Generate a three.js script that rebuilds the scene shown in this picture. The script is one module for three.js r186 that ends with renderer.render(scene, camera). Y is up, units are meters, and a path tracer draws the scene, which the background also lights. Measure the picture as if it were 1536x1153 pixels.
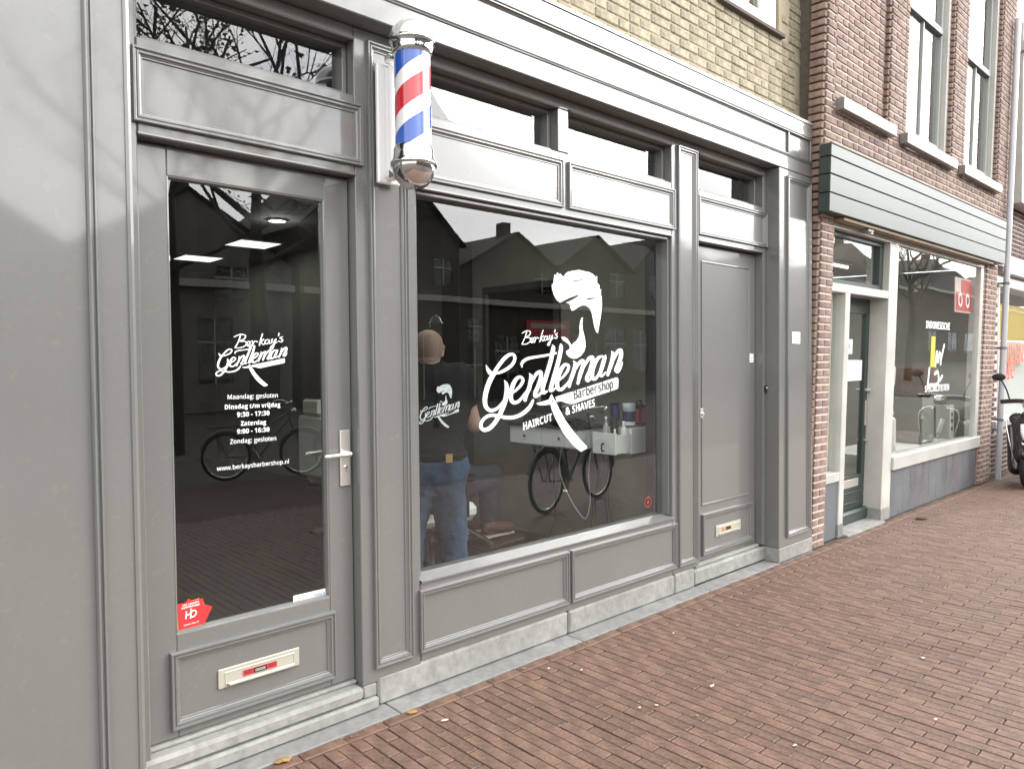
import * as THREE from 'three';
import { mergeGeometries } from 'three/addons/utils/BufferGeometryUtils.js';
import { FontLoader } from 'three/addons/loaders/FontLoader.js';
import { RectAreaLightUniformsLib } from 'three/addons/lights/RectAreaLightUniformsLib.js';

// ---------- camera, sky, sun, exposure ----------
const scene = new THREE.Scene();
const FOCAL = 1100, PW = 1536, PH = 1153;               // focal length and size of the photograph in pixels
const camera = new THREE.PerspectiveCamera(2 * Math.atan(PH / 2 / FOCAL) * 180 / Math.PI, 4 / 3, 0.05, 400);
camera.position.set(0, 1.6, 2.9226);
camera.rotation.order = 'YXZ';
camera.rotation.set(-1.6227 * Math.PI / 180, -42.6863 * Math.PI / 180, -0.5135 * Math.PI / 180);
camera.updateMatrixWorld(true);

const renderer = new THREE.WebGLRenderer({ antialias: true });
renderer.toneMapping = THREE.LinearToneMapping;
renderer.toneMappingExposure = 1.68;
renderer.shadowMap.enabled = true;

const rngOf = (seed) => () => { seed = (seed + 0x6D2B79F5) | 0; let t = Math.imul(seed ^ (seed >>> 15), 1 | seed); t = (t + Math.imul(t ^ (t >>> 7), 61 | t)) ^ t; return ((t ^ (t >>> 14)) >>> 0) / 4294967296; };
const hash3 = (x, y, z) => { let h = Math.imul(x, 374761393) + Math.imul(y, 668265263) + Math.imul(z, 2147483647 ^ 1274126177); h = Math.imul(h ^ (h >>> 13), 1274126177); return ((h ^ (h >>> 16)) >>> 0) / 4294967296; };
function vnoise(x, y, z) {
  const xi = Math.floor(x), yi = Math.floor(y), zi = Math.floor(z), s = (t) => t * t * (3 - 2 * t), fx = s(x - xi), fy = s(y - yi), fz = s(z - zi);
  const l = (a, b, t) => a + (b - a) * t, c = (i, j, k) => hash3(xi + i, yi + j, zi + k);
  return l(l(l(c(0, 0, 0), c(1, 0, 0), fx), l(c(0, 1, 0), c(1, 1, 0), fx), fy), l(l(c(0, 0, 1), c(1, 0, 1), fx), l(c(0, 1, 1), c(1, 1, 1), fx), fy), fz);
}
const fbm = (x, y, z, n = 4) => { let a = 0.5, s = 0, t = 0; for (let i = 0; i < n; i++) { s += a * vnoise(x, y, z); t += a; x *= 2.03; y *= 2.03; z *= 2.03; a *= 0.5; } return s / t; };

const SUN = [0.68, 0.42, 0.6];                          // towards the low autumn sun, veiled by cloud, over the houses across the street
{ // a bright, broken cloud cover: white and pale grey clouds with a little blue between
  const w = 1024, h = 512, d = new Float32Array(w * h * 4);
  for (let j = 0; j < h; j++) for (let i = 0; i < w; i++) {
    const el = (j + 0.5) / h * Math.PI - Math.PI / 2, az = (i + 0.5) / w * 2 * Math.PI - Math.PI, k = (j * w + i) * 4;
    const x = Math.cos(el) * Math.cos(az), z = Math.cos(el) * Math.sin(az), y = Math.sin(el);
    const n = fbm(x * 2.4 + 7, y * 4.2 + 3, z * 2.4 + 1, 5), m = fbm(x * 6 + 1, y * 10 + 9, z * 6 + 5, 4);
    const cloud = Math.min(1, Math.max(0, (n * 0.75 + m * 0.25 - 0.27) * 6)), v = 0.97 + 0.3 * (n - 0.5) + 0.34 * (m - 0.5);
    const g = Math.acos(Math.min(1, x * SUN[0] + y * SUN[1] + z * SUN[2])), b = 1.5 * (1 + 2.3 * Math.exp(-((g / 0.8) ** 2)));   // brighter round the veiled sun
    d[k] = b * (cloud * v * 1.06 + (1 - cloud) * 0.62); d[k + 1] = b * (cloud * v * 1.05 + (1 - cloud) * 0.76); d[k + 2] = b * (cloud * v * 1.05 + (1 - cloud) * 0.95); d[k + 3] = 1;
  }
  const sky = new THREE.DataTexture(d, w, h, THREE.RGBAFormat, THREE.FloatType);
  sky.mapping = THREE.EquirectangularReflectionMapping; sky.magFilter = THREE.LinearFilter; sky.needsUpdate = true;
  scene.background = sky; scene.environment = sky;
}
const sun = new THREE.DirectionalLight(new THREE.Color(1, 0.96, 0.9), 0.8);
sun.position.set(4 + SUN[0] * 40, SUN[1] * 40, SUN[2] * 40); sun.target.position.set(4, 0, 0); sun.castShadow = true; sun.shadow.radius = 45; sun.name = 'sun';
sun.shadow.mapSize.set(2048, 2048);
Object.assign(sun.shadow.camera, { left: -16, right: 16, top: 16, bottom: -16, near: 1, far: 80 });
scene.add(sun, sun.target);
RectAreaLightUniformsLib.init();

// ---------- photograph pixels to points ----------
const pixelRay = (u, v) => new THREE.Vector3((u - PW / 2) / FOCAL, -(v - PH / 2) / FOCAL, -1).applyQuaternion(camera.quaternion);
const onWall = (u, v, z) => { const d = pixelRay(u, v), t = (z - camera.position.z) / d.z; return camera.position.clone().addScaledVector(d, t); };
const project = (p) => { const q = p.clone().applyMatrix4(camera.matrixWorldInverse); return [PW / 2 - FOCAL * q.x / q.z, PH / 2 + FOCAL * q.y / q.z, -q.z]; };

// ---------- textures ----------
function dataTex(w, h, f, srgb = false) {
  const d = new Uint8Array(w * h * 4);
  for (let j = 0; j < h; j++) for (let i = 0; i < w; i++) { const c = f(i / w, j / h), k = (j * w + i) * 4; for (let q = 0; q < 3; q++) d[k + q] = Math.max(0, Math.min(255, (Array.isArray(c) ? c[q] : c) * 255)); d[k + 3] = 255; }
  const t = new THREE.DataTexture(d, w, h); t.wrapS = t.wrapT = THREE.RepeatWrapping; t.magFilter = THREE.LinearFilter; t.minFilter = THREE.LinearMipmapLinearFilter; t.generateMipmaps = true;
  if (srgb) t.colorSpace = THREE.SRGBColorSpace; t.needsUpdate = true; return t;
}
// noise that repeats on the unit square
const tn = (u, v, fx, fy, seed, n = 4) => { let a = 0.5, s = 0, t = 0; for (let o = 0; o < n; o++) { const px = fx << o, py = fy << o, x = u * px, y = v * py, xi = Math.floor(x), yi = Math.floor(y), q = (k) => k * k * (3 - 2 * k), gx = q(x - xi), gy = q(y - yi), c = (i, j) => hash3((xi + i) % px, (yi + j) % py, seed + o * 17); s += a * ((c(0, 0) * (1 - gx) + c(1, 0) * gx) * (1 - gy) + (c(0, 1) * (1 - gx) + c(1, 1) * gx) * gy); t += a; a *= 0.5; } return s / t; };
const withRepeat = (t, x, y) => { const c = t.clone(); c.repeat.set(x, y); c.needsUpdate = true; return c; };
const T = {
  paint: dataTex(512, 512, (u, v) => 0.72 * tn(u, v, 5, 3, 1, 2) + 0.11 * tn(u, v, 46, 3, 2, 2) + 0.012 * tn(u, v, 100, 70, 3, 1) + (tn(u, v, 60, 60, 8, 1) > 0.965 ? 0.1 : 0)),
  paintTone: dataTex(512, 512, (u, v) => { const a = 0.94 + 0.045 * (tn(u, v, 3, 2, 14, 4) - 0.5) + 0.02 * (tn(u, v, 90, 60, 15, 2) - 0.5), s = tn(u, v, 40, 40, 16, 2) > 0.8 ? 0.03 : 0; return [a + s, a + s * 0.95, a - 0.004 + s * 0.8]; }, true),
  wave: dataTex(128, 128, (u, v) => tn(u, v, 2, 2, 51, 2)),
  grit: dataTex(256, 256, (u, v) => 0.5 * tn(u, v, 8, 8, 4, 5) + 0.5 * tn(u, v, 64, 64, 5, 2)),
  stone: dataTex(512, 512, (u, v) => { const n = tn(u, v, 4, 4, 6, 5), m = tn(u, v, 40, 40, 7, 3), s = tn(u, v, 7, 3, 9, 4), g = 0.84 + 0.2 * (n - 0.5) + 0.14 * (m - 0.5) - (s > 0.62 ? (s - 0.62) * 0.7 : 0); return [g, g * 0.992, g * 0.97]; }, true),
  clay: dataTex(256, 256, (u, v) => { const g = 0.8 + 0.36 * (tn(u, v, 5, 5, 11, 4) - 0.5) + 0.26 * (tn(u, v, 50, 50, 12, 2) - 0.5); return [g, g * (0.97 + 0.06 * tn(u, v, 6, 6, 13, 2)), g * 0.97]; }, true),
  denim: dataTex(256, 256, (u, v) => { const g = 0.72 + 0.5 * (tn(u, v, 5, 4, 21, 4) - 0.5) + 0.25 * (tn(u, v, 128, 128, 22, 1) - 0.5); return [g, g, g * 1.02]; }, true),
  plaster: dataTex(256, 256, (u, v) => { const g = 0.86 + 0.2 * (tn(u, v, 3, 3, 31, 5) - 0.5); return [g, g * 0.995, g * 0.985]; }, true),
};
const col = (r, g, b) => new THREE.Color().setRGB(r, g, b);
const mat = (o) => new THREE.MeshStandardMaterial(o), phys = (o) => new THREE.MeshPhysicalMaterial(o);
const M = {
  grey: phys({ color: col(0.17, 0.167, 0.158), map: T.paintTone, roughness: 0.3, specularIntensity: 0.6, clearcoat: 0.95, clearcoatRoughness: 0.06, bumpMap: T.paint, bumpScale: 0.0013, side: THREE.DoubleSide }),
  stone: mat({ color: col(0.37, 0.37, 0.36), map: T.stone, roughness: 0.85, bumpMap: T.grit, bumpScale: 0.003 }),
  strip: mat({ color: col(0.29, 0.293, 0.293), map: T.stone, roughness: 0.8, bumpMap: T.grit, bumpScale: 0.002 }),
  glass: phys({ color: col(0.86, 0.9, 0.88), roughness: 0.0, metalness: 0, transmission: 1, thickness: 0, ior: 1.8, bumpMap: T.wave, bumpScale: 0.0007, side: THREE.DoubleSide }),
  glassClear: phys({ color: col(0.93, 0.95, 0.93), roughness: 0.0, transmission: 1, thickness: 0, ior: 1.65, bumpMap: T.wave, bumpScale: 0.0007, side: THREE.DoubleSide }),
  vinyl: mat({ color: col(0.86, 0.89, 0.87), roughness: 0.45, side: THREE.DoubleSide }),
  dark: mat({ color: col(0.02, 0.02, 0.021), roughness: 0.5 }),
  black: mat({ color: col(0.008, 0.008, 0.009), roughness: 0.7, side: THREE.DoubleSide }),
  gloss: phys({ color: col(0.012, 0.012, 0.013), roughness: 0.2, clearcoat: 0.6 }),
  chrome: mat({ color: col(0.78, 0.78, 0.77), metalness: 1, roughness: 0.07 }),
  steel: mat({ color: col(0.74, 0.72, 0.68), metalness: 0.85, roughness: 0.32 }),
  cream: mat({ color: col(0.42, 0.4, 0.33), metalness: 0.2, roughness: 0.35 }),
  white: phys({ color: col(0.66, 0.66, 0.62), roughness: 0.4, clearcoat: 0.3, map: T.plaster }),
  whiteGloss: phys({ color: col(0.82, 0.82, 0.81), roughness: 0.22, clearcoat: 0.8, clearcoatRoughness: 0.05 }),
  red: mat({ color: col(0.5, 0.03, 0.03), roughness: 0.5 }), orange: mat({ color: col(0.75, 0.3, 0.04), roughness: 0.5 }),
  blue: mat({ color: col(0.03, 0.12, 0.5), roughness: 0.4 }),
  rubber: mat({ color: col(0.018, 0.018, 0.018), roughness: 0.85 }),
  mortarPale: mat({ color: col(0.58, 0.5, 0.45), roughness: 0.95, bumpMap: T.grit, bumpScale: 0.003 }),
  mortarYellow: mat({ color: col(0.35, 0.3, 0.21), roughness: 0.95, bumpMap: T.grit, bumpScale: 0.004 }),
  sand: mat({ color: col(0.12, 0.08, 0.06), roughness: 1, map: T.clay, bumpMap: T.grit, bumpScale: 0.004 }),
};

// ---------- geometry helpers (all non-indexed, uv in metres) ----------
function planarUV(g) {
  if (g.index) g = g.toNonIndexed();
  if (!g.attributes.normal) g.computeVertexNormals();
  const p = g.attributes.position, uv = new Float32Array(p.count * 2), a = new THREE.Vector3(), b = new THREE.Vector3(), c = new THREE.Vector3();
  for (let i = 0; i < p.count; i += 3) {
    a.fromBufferAttribute(p, i); b.fromBufferAttribute(p, i + 1).sub(a); c.fromBufferAttribute(p, i + 2).sub(a); b.cross(c);
    const ax = Math.abs(b.x), ay = Math.abs(b.y), az = Math.abs(b.z);
    for (let k = 0; k < 3; k++) { const x = p.getX(i + k), y = p.getY(i + k), z = p.getZ(i + k), o = (i + k) * 2; if (az >= ax && az >= ay) { uv[o] = x; uv[o + 1] = y; } else if (ax >= ay) { uv[o] = z; uv[o + 1] = y; } else { uv[o] = x; uv[o + 1] = z; } }
  }
  g.setAttribute('uv', new THREE.BufferAttribute(uv, 2)); delete g.attributes.uv1; delete g.attributes.color; g.morphAttributes = {};
  return g;
}
function polyGeo(faces) { // faces: arrays of [x,y,z] wound counter-clockwise
  const pos = [];
  for (const f of faces) for (let i = 1; i + 1 < f.length; i++) pos.push(...f[0], ...f[i], ...f[i + 1]);
  const g = new THREE.BufferGeometry(); g.setAttribute('position', new THREE.BufferAttribute(new Float32Array(pos), 3)); g.computeVertexNormals(); return planarUV(g);
}
function box(x0, x1, y0, y1, z0, z1, c = 0.003) { // a box with chamfered edges
  c = Math.min(c, (x1 - x0) / 3, (y1 - y0) / 3, (z1 - z0) / 3);
  const X = [x0, x1], Y = [y0, y1], Z = [z0, z1], F = [], s = [1, -1];
  const v = (i, j, k, ax) => [X[i] + (ax === 0 ? 0 : s[i] * c), Y[j] + (ax === 1 ? 0 : s[j] * c), Z[k] + (ax === 2 ? 0 : s[k] * c)];
  F.push([v(1, 0, 0, 0), v(1, 1, 0, 0), v(1, 1, 1, 0), v(1, 0, 1, 0)], [v(0, 0, 1, 0), v(0, 1, 1, 0), v(0, 1, 0, 0), v(0, 0, 0, 0)]);
  F.push([v(0, 1, 1, 1), v(1, 1, 1, 1), v(1, 1, 0, 1), v(0, 1, 0, 1)], [v(0, 0, 0, 1), v(1, 0, 0, 1), v(1, 0, 1, 1), v(0, 0, 1, 1)]);
  F.push([v(0, 0, 1, 2), v(1, 0, 1, 2), v(1, 1, 1, 2), v(0, 1, 1, 2)], [v(1, 0, 0, 2), v(0, 0, 0, 2), v(0, 1, 0, 2), v(1, 1, 0, 2)]);
  if (c > 0) {
    const mid = [(x0 + x1) / 2, (y0 + y1) / 2, (z0 + z1) / 2];
    const out = (f) => { const a = new THREE.Vector3(...f[0]), n = new THREE.Vector3(...f[1]).sub(a).cross(new THREE.Vector3(...f[2]).sub(a)); return n.dot(new THREE.Vector3(f[0][0] - mid[0], f[0][1] - mid[1], f[0][2] - mid[2])) < 0 ? f.reverse() : f; };
    for (let a = 0; a < 2; a++) for (let b = 0; b < 2; b++) {
      F.push(out([v(a, b, 0, 0), v(a, b, 1, 0), v(a, b, 1, 1), v(a, b, 0, 1)]), out([v(a, 0, b, 0), v(a, 1, b, 0), v(a, 1, b, 2), v(a, 0, b, 2)]), out([v(0, a, b, 1), v(1, a, b, 1), v(1, a, b, 2), v(0, a, b, 2)]));
      for (let k = 0; k < 2; k++) F.push(out([v(a, b, k, 0), v(a, b, k, 1), v(a, b, k, 2)]));
    }
  }
  return polyGeo(F);
}
// a mitred moulding round a rectangle on the plane z: profile = [inset, height] pairs from the outer edge inwards
const OGEE = [[0, 0], [0, 0.016], [0.003, 0.021], [0.009, 0.021], [0.012, 0.014], [0.015, 0.013], [0.018, 0.017], [0.024, 0.017], [0.027, 0.010], [0.031, 0.009], [0.034, 0.006], [0.039, 0.006], [0.042, 0]];
function moulding(x0, x1, y0, y1, z, profile = OGEE) {
  const F = [], P = (i, h) => [[x0 + i, y0 + i, z + h], [x1 - i, y0 + i, z + h], [x1 - i, y1 - i, z + h], [x0 + i, y1 - i, z + h]];
  for (let k = 0; k + 1 < profile.length; k++) { const a = P(...profile[k]), b = P(...profile[k + 1]); for (let s = 0; s < 4; s++) { const t = (s + 1) % 4; F.push([a[s], a[t], b[t], b[s]]); } }
  return polyGeo(F);
}
function bar(profile, along, from, to) { // a straight moulding: profile [across, height], along 'x' (across = y) or 'y' (across = x), height = z
  const F = [], P = (k, t) => along === 'x' ? [t, profile[k][0], profile[k][1]] : [profile[k][0], t, profile[k][1]];
  for (let k = 0; k + 1 < profile.length; k++) { const q = [P(k, from), P(k, to), P(k + 1, to), P(k + 1, from)]; F.push(along === 'x' ? q : q.reverse()); }
  return polyGeo(F);
}
const tube = (pts, r, seg = 24, rad = 8, closed = false) => planarUV(new THREE.TubeGeometry(new THREE.CatmullRomCurve3(pts.map((p) => new THREE.Vector3(...p)), closed, 'centripetal'), seg, r, rad, closed));
function rod(a, b, r, r2 = r, n = 10) { const A = new THREE.Vector3(...a), B = new THREE.Vector3(...b), d = B.clone().sub(A), g = new THREE.CylinderGeometry(r2, r, d.length(), n); g.applyQuaternion(new THREE.Quaternion().setFromUnitVectors(new THREE.Vector3(0, 1, 0), d.clone().normalize())); g.translate((A.x + B.x) / 2, (A.y + B.y) / 2, (A.z + B.z) / 2); return planarUV(g); }
const lathe = (pts, n = 32) => planarUV(new THREE.LatheGeometry(pts.map((p) => new THREE.Vector2(...p)), n));
const ball = (x, y, z, r, sx = 1, sy = 1, sz = 1, n = 16) => planarUV(new THREE.SphereGeometry(r, n, Math.round(n * 0.7)).scale(sx, sy, sz).translate(x, y, z));
const quad = (x0, x1, y0, y1, z) => polyGeo([[[x0, y0, z], [x1, y0, z], [x1, y1, z], [x0, y1, z]]]);
const move = (g, x, y, z) => g.translate(x, y, z);

// ---------- things and parts ----------
const taken = new Map();
const numbered = (n) => { const k = taken.get(n) ?? 0; taken.set(n, k + 1); return k ? n + '_' + String(k).padStart(3, '0') : n; };
function tag(o, label, category, group, kind) { if (label) o.userData.label = label; if (category) o.userData.category = category; if (group) o.userData.group = group; if (kind) o.userData.kind = kind; return o; }
function thing(name, at, label, category, group) { const o = new THREE.Group(); o.name = numbered(name); o.position.set(...at); scene.add(o); return tag(o, label, category, group); }
// geometries are written in world coordinates (or in the thing's own when local) and merged into one named mesh
function part(parent, name, geos, m, { local = false, label } = {}) {
  const g = Array.isArray(geos) ? (geos.length > 1 ? mergeGeometries(geos.map((x) => x.index ? x.toNonIndexed() : x)) : geos[0]) : geos;
  const o = new THREE.Mesh(g, m); o.name = name; o.castShadow = o.receiveShadow = true;
  if (!local) { let p = parent, d = new THREE.Vector3(); while (p && p !== scene) { d.add(p.position); p = p.parent; } o.position.copy(d.negate()); }
  parent.add(o); if (label) o.userData.label = label; return o;
}
function group(parent, name) { const o = new THREE.Group(); o.name = name; let p = parent, d = new THREE.Vector3(); while (p && p !== scene) { d.add(p.position); p = p.parent; } o.position.copy(d.negate()); parent.add(o); return o; }
function structure(name, geos, m) { const o = part(scene, numbered(name), geos, m, { local: true }); o.userData.kind = 'structure'; return o; }
// pieces: [{x,y,z,sx,sy,sz,ry,tone}] of one unit geometry; the largest 300 in the picture become meshes of their own, the rest one instanced part
function pieces(parent, name, restName, list, geos, mats, toWorld = (p) => p, most = 300, fixed = null) {
  const area = (b) => { const c = toWorld(new THREE.Vector3(b.x, b.y, b.z)); const [u, v, d] = project(c); if (d < 0.2 || u < -30 || u > PW + 30 || v < -30 || v > PH + 30) return 0; const e = camera.position.clone().sub(c).normalize(); return b.sx * b.sy / (d * d) * (fixed ? Math.abs(e.dot(fixed)) : 1) + b.sz * 1e-9; };
  for (const b of list) b.a = area(b);
  const sorted = list.slice().sort((p, q) => q.a - p.a), own = sorted.filter((b) => b.a > 0).slice(0, most), rest = sorted.filter((b) => !own.includes(b));
  let n = 0;
  for (const b of own) { const o = new THREE.Mesh(geos[b.g ?? 0], mats[b.tone % mats.length]); o.scale.x = b.k ?? 1; o.name = n ? name + '_' + String(n).padStart(3, '0') : name; n++; o.position.set(b.x, b.y, b.z); o.rotation.set(b.rx ?? 0, b.ry ?? 0, b.rz ?? 0); o.castShadow = o.receiveShadow = true; parent.add(o); }
  for (let k = 0; k < geos.length; k++) for (let t = 0; t < mats.length; t++) {
    const mine = rest.filter((b) => (b.g ?? 0) === k && b.tone % mats.length === t); if (!mine.length) continue;
    const im = new THREE.InstancedMesh(geos[k], mats[t], mine.length), d = new THREE.Object3D();
    mine.forEach((b, i) => { d.position.set(b.x, b.y, b.z); d.rotation.set(b.rx ?? 0, b.ry ?? 0, b.rz ?? 0); d.scale.set(b.k ?? 1, 1, 1); d.updateMatrix(); im.setMatrixAt(i, d.matrix); });
    im.name = restName + (k + t ? '_' + String(k * mats.length + t).padStart(3, '0') : ''); im.userData.kind = 'stuff'; im.castShadow = im.receiveShadow = true; parent.add(im);
  }
}
const fonts = {};
for (const [k, f] of Object.entries({ bold: 'droid_sans_bold', sans: 'droid_sans_regular', mono: 'droid_sans_mono_regular', serif: 'droid_serif_bold' })) fonts[k] = await new FontLoader().loadAsync('fonts/droid/' + f + '.typeface.json');
// flat lettering from (x0,y0) to (x1,y1) along its base line on the plane z; slant leans the letters
function lettering(text, font, x0, y0, x1, y1, z, tall = 1, slant = 0) {
  let g = new THREE.ShapeGeometry(fonts[font].generateShapes(text, 1), 3); g.computeBoundingBox();
  const w = g.boundingBox.max.x - g.boundingBox.min.x, s = Math.hypot(x1 - x0, y1 - y0) / w, a = Math.atan2(y1 - y0, x1 - x0);
  g.translate(-g.boundingBox.min.x, 0, 0).applyMatrix4(new THREE.Matrix4().makeShear(0, 0, slant, 0, 0, 0)).scale(s, s * tall, 1).rotateZ(a).translate(x0, y0, z);
  return planarUV(g);
}
// ---------- ground ----------
const NZ = new THREE.Vector3(0, 0, 1), NY = new THREE.Vector3(0, 1, 0);
structure('street_ground', polyGeo([[[-80, -0.03, 120], [280, -0.03, 120], [280, -0.03, -40], [-80, -0.03, -40]]]), mat({ color: col(0.1, 0.09, 0.078), map: withRepeat(T.clay, 0.6, 0.6), roughness: 0.95 }));
{
  const r = rngOf(5), bed = structure('brick_pavement', polyGeo([[[-4, -0.008, 7], [20, -0.008, 7], [20, -0.008, 0.05], [-4, -0.008, 0.05]]]), M.sand);
  const L = 0.2, W = 0.0575, H = 0.06, j = 0.0045;
  const field = [0, 1, 2].map((k) => { const g = box(-W / 2, W / 2, -H, 0, -L / 2, L / 2, 0.002 + k * 0.0008); g.attributes.uv.array.forEach((v, i, a) => { a[i] = v * 2 + k * 0.37; }); return g; });
  const edge = box(-L / 2, L / 2, -H, 0, -W / 2, W / 2, 0.003), half = box(-W / 2, W / 2, -H, 0, -L / 4 + 0.002, L / 4 - 0.002, 0.003);
  const tones = [[0.30, 0.155, 0.112], [0.27, 0.132, 0.1], [0.325, 0.18, 0.128], [0.285, 0.16, 0.122], [0.25, 0.135, 0.112], [0.31, 0.185, 0.128], [0.295, 0.142, 0.122], [0.262, 0.148, 0.098]].map((c) => mat({ color: col(0.75 * (0.35 * c[0] + 0.65 * 0.287), 0.78 * (0.35 * c[1] + 0.65 * 0.157), 0.79 * (0.35 * c[2] + 0.65 * 0.117)), map: T.clay, roughness: 0.66, bumpMap: T.grit, bumpScale: 0.002 }));
  const list = [];
  let n = 0;
  for (let x = -1.2; x < 15; x += L + j) list.push({ x: x + (r() - 0.5) * 0.004, y: -0.001 + (r() - 0.5) * 0.003, z: 0.127 + W / 2 + (r() - 0.5) * 0.003, sx: L, sy: W, sz: 0, g: 3, tone: Math.floor(r() * 8), rx: (r() - 0.5) * 0.02, rz: (r() - 0.5) * 0.01 });
  for (let x = -1.2; x < 16; x += W + j, n++) for (let z = 0.2 + L / 2 - (n % 2) * (L + j) / 2; z < 4.6; z += L + j) {
    const cut = z - L / 2 < 0.185;
    const patch = fbm(x * 0.9, 3, z * 0.9, 3), tone = Math.floor(Math.min(7.99, Math.max(0, (patch - 0.5) * 8 + 4 + (r() - 0.5) * 6.5)));
    list.push({ x: x + (r() - 0.5) * 0.003, y: (r() - 0.5) * 0.0028, z: cut ? 0.193 + L / 4 : z + (r() - 0.5) * 0.006, sx: W, sy: cut ? L / 2 : L, sz: 0, g: cut ? 4 : Math.floor(r() * 3), tone, rx: (r() - 0.5) * 0.014, ry: (r() - 0.5) * 0.016, rz: (r() - 0.5) * 0.022 });
  }
  pieces(bed, 'paving_brick', 'paving_brick_field', list.filter((b) => b.z > 0.13), [...field, edge, half], tones, (p) => p, 300, NY);
  const strip = structure('stone_edging', box(-3.2, 6.04, -0.05, -0.006, -0.02, 0.118, 0), M.strip); let x = -3.2;
  for (const e of [-1.6, -0.35, 0.72, 1.868, 3.12, 4.46, 5.455]) { part(strip, 'edging_slab', box(x + 0.002, e - 0.002, -0.04, 0.004 + 0.001 * Math.sin(e * 9), -0.015, 0.1215, 0.004), M.strip, { local: true }); x = e; }
  { // crumbs of sand and leaf caught where the paving meets the stone
    const q = rngOf(91), g = polyGeo([[[-1, 0, -1], [1, 0, -1], [0, 0.8, 0]], [[1, 0, -1], [0, 0, 1.2], [0, 0.8, 0]], [[0, 0, 1.2], [-1, 0, -1], [0, 0.8, 0]]].map((f) => f.reverse())), im = new THREE.InstancedMesh(g, mat({ color: col(0.2, 0.15, 0.1), roughness: 1, side: THREE.DoubleSide }), 900), d = new THREE.Object3D(), c = new THREE.Color();
    for (let i = 0; i < 900; i++) { const s = 0.0015 + q() * q() * 0.007, e = q() < 0.75; d.position.set(0.3 + q() * 11, 0.003, e ? 0.122 + q() * q() * 0.09 : 0.13 + q() * 2.2); d.rotation.set(0, q() * 6.28, 0); d.scale.set(s, s * 0.7, s * (0.5 + q())); d.updateMatrix(); im.setMatrixAt(i, d.matrix); const k = q(); im.setColorAt(i, c.setRGB(0.6 + k * 0.9, 0.6 + k * 0.7, 0.6 + k * 0.5)); }
    im.name = 'sand_and_crumbs'; im.userData.kind = 'stuff'; bed.add(im);
  }
  // litter: scraps and fallen leaves
  const scraps = [[1068, 1029, 0.022, 0], [872, 725 + 280, 0.010, 0], [667, 1081, 0.02, 0], [424, 1142, 0.035, 1], [823, 1003, 0.012, 0], [985, 1058, 0.012, 0], [1404, 1079, 0.012, 0], [1384, 987, 0.02, 0], [1010, 950, 0.012, 0], [1105, 938, 0.014, 1], [1193, 1118, 0.014, 0], [620, 1068, 0.03, 1], [1385, 778, 0.075, 2], [960, 1062, 0.012, 0]];
  scraps.forEach(([u, v, s, k], i) => {
    const d = pixelRay(u, v), t = (0.004 - camera.position.y) / d.y, p = camera.position.clone().addScaledVector(d, t), q = rngOf(i + 40), n2 = 7, ring = [];
    for (let a = 0; a < n2; a++) { const an = a / n2 * 6.283, rr = s * (0.6 + 0.6 * q()); ring.push([p.x + Math.cos(an) * rr, 0.006 + s * 0.22 * q(), p.z + Math.sin(an) * rr * 0.7]); }
    const g = polyGeo(ring.map((c, a) => [[p.x, 0.006 + s * 0.3, p.z], ring[(a + 1) % n2], c]));
    const o = part(scene, numbered(k === 1 ? 'fallen_leaf' : k === 2 ? 'dark_stain_patch' : 'paper_scrap'), g, mat({ color: k === 1 ? col(0.26, 0.15, 0.04) : k === 2 ? col(0.05, 0.035, 0.03) : col(0.4, 0.37, 0.32), roughness: 0.8, side: THREE.DoubleSide }), { local: true });
    if (k === 1) tag(o, 'small yellow brown fallen leaf lying on the brick paving', 'leaf', 'fallen leaves on the paving');
    else if (k === 2) tag(o, 'flat dark clump of wet leaves on the paving before the grey stone panel', 'leaves');
    else tag(o, 'tiny pale scrap of litter lying on the brick paving', 'litter', 'scraps of litter on the paving');
  });
}

// ---------- the barbershop ----------
const shop = thing('barbershop_building', [2.6, 0, -0.2], 'grey painted timber barbershop front with large window under yellow brick wall', 'building');
const Z0 = 0, ZR = -0.07, ZP = 0.11;                       // frame face, recessed door and glass, projecting pier and fascia
{ // pier beside the door
  const p = part(shop, 'wall_pier', [box(-3.2, 0.785, 0.16, 3.118, -0.2, ZP, 0.005)], M.grey);
  part(p, 'pier_moulding', bar([[0.638, ZP], [0.638, ZP + 0.012], [0.643, ZP + 0.02], [0.649, ZP + 0.02], [0.653, ZP + 0.008], [0.657, ZP + 0.008], [0.661, ZP + 0.017], [0.667, ZP + 0.017], [0.671, ZP + 0.006], [0.677, ZP + 0.006], [0.679, ZP]], 'y', 0.16, 3.117), M.grey);
  part(p, 'corner_bead', bar([[0.762, ZP - 0.001], [0.764, ZP + 0.005], [0.774, ZP + 0.007], [0.784, ZP + 0.003], [0.7855, ZP - 0.004]], 'y', 0.16, 3.117), M.grey);
  part(p, 'stone_base', box(-3.2, 0.79, 0, 0.158, -0.2, ZP + 0.006, 0.008), M.stone);
}
const post = (x0, x1, y0, y1) => part(shop, 'post', box(x0, x1, y0, y1, -0.13, Z0, 0.004), M.grey);
const rail = (x0, x1, y0, y1, z1 = Z0) => part(shop, 'rail', box(x0, x1, y0, y1, -0.13, z1, 0.004), M.grey);
post(0.787, 0.835, 0.12, 3.118); post(5.405, 5.453, 0.135, 3.118);
function pilaster(x0, x1, y0, m0, m1) { const p = part(shop, 'pilaster', box(x0, x1, y0, 3.118, -0.13, Z0, 0.004), M.grey); part(p, 'panel_moulding', moulding(m0, m1, 0.187, 3.072, Z0), M.grey); return p; }
pilaster(1.745, 2.073, 0.122, 1.808, 2.024); pilaster(4.177, 4.5, 0.146, 4.236, 4.468);
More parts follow.
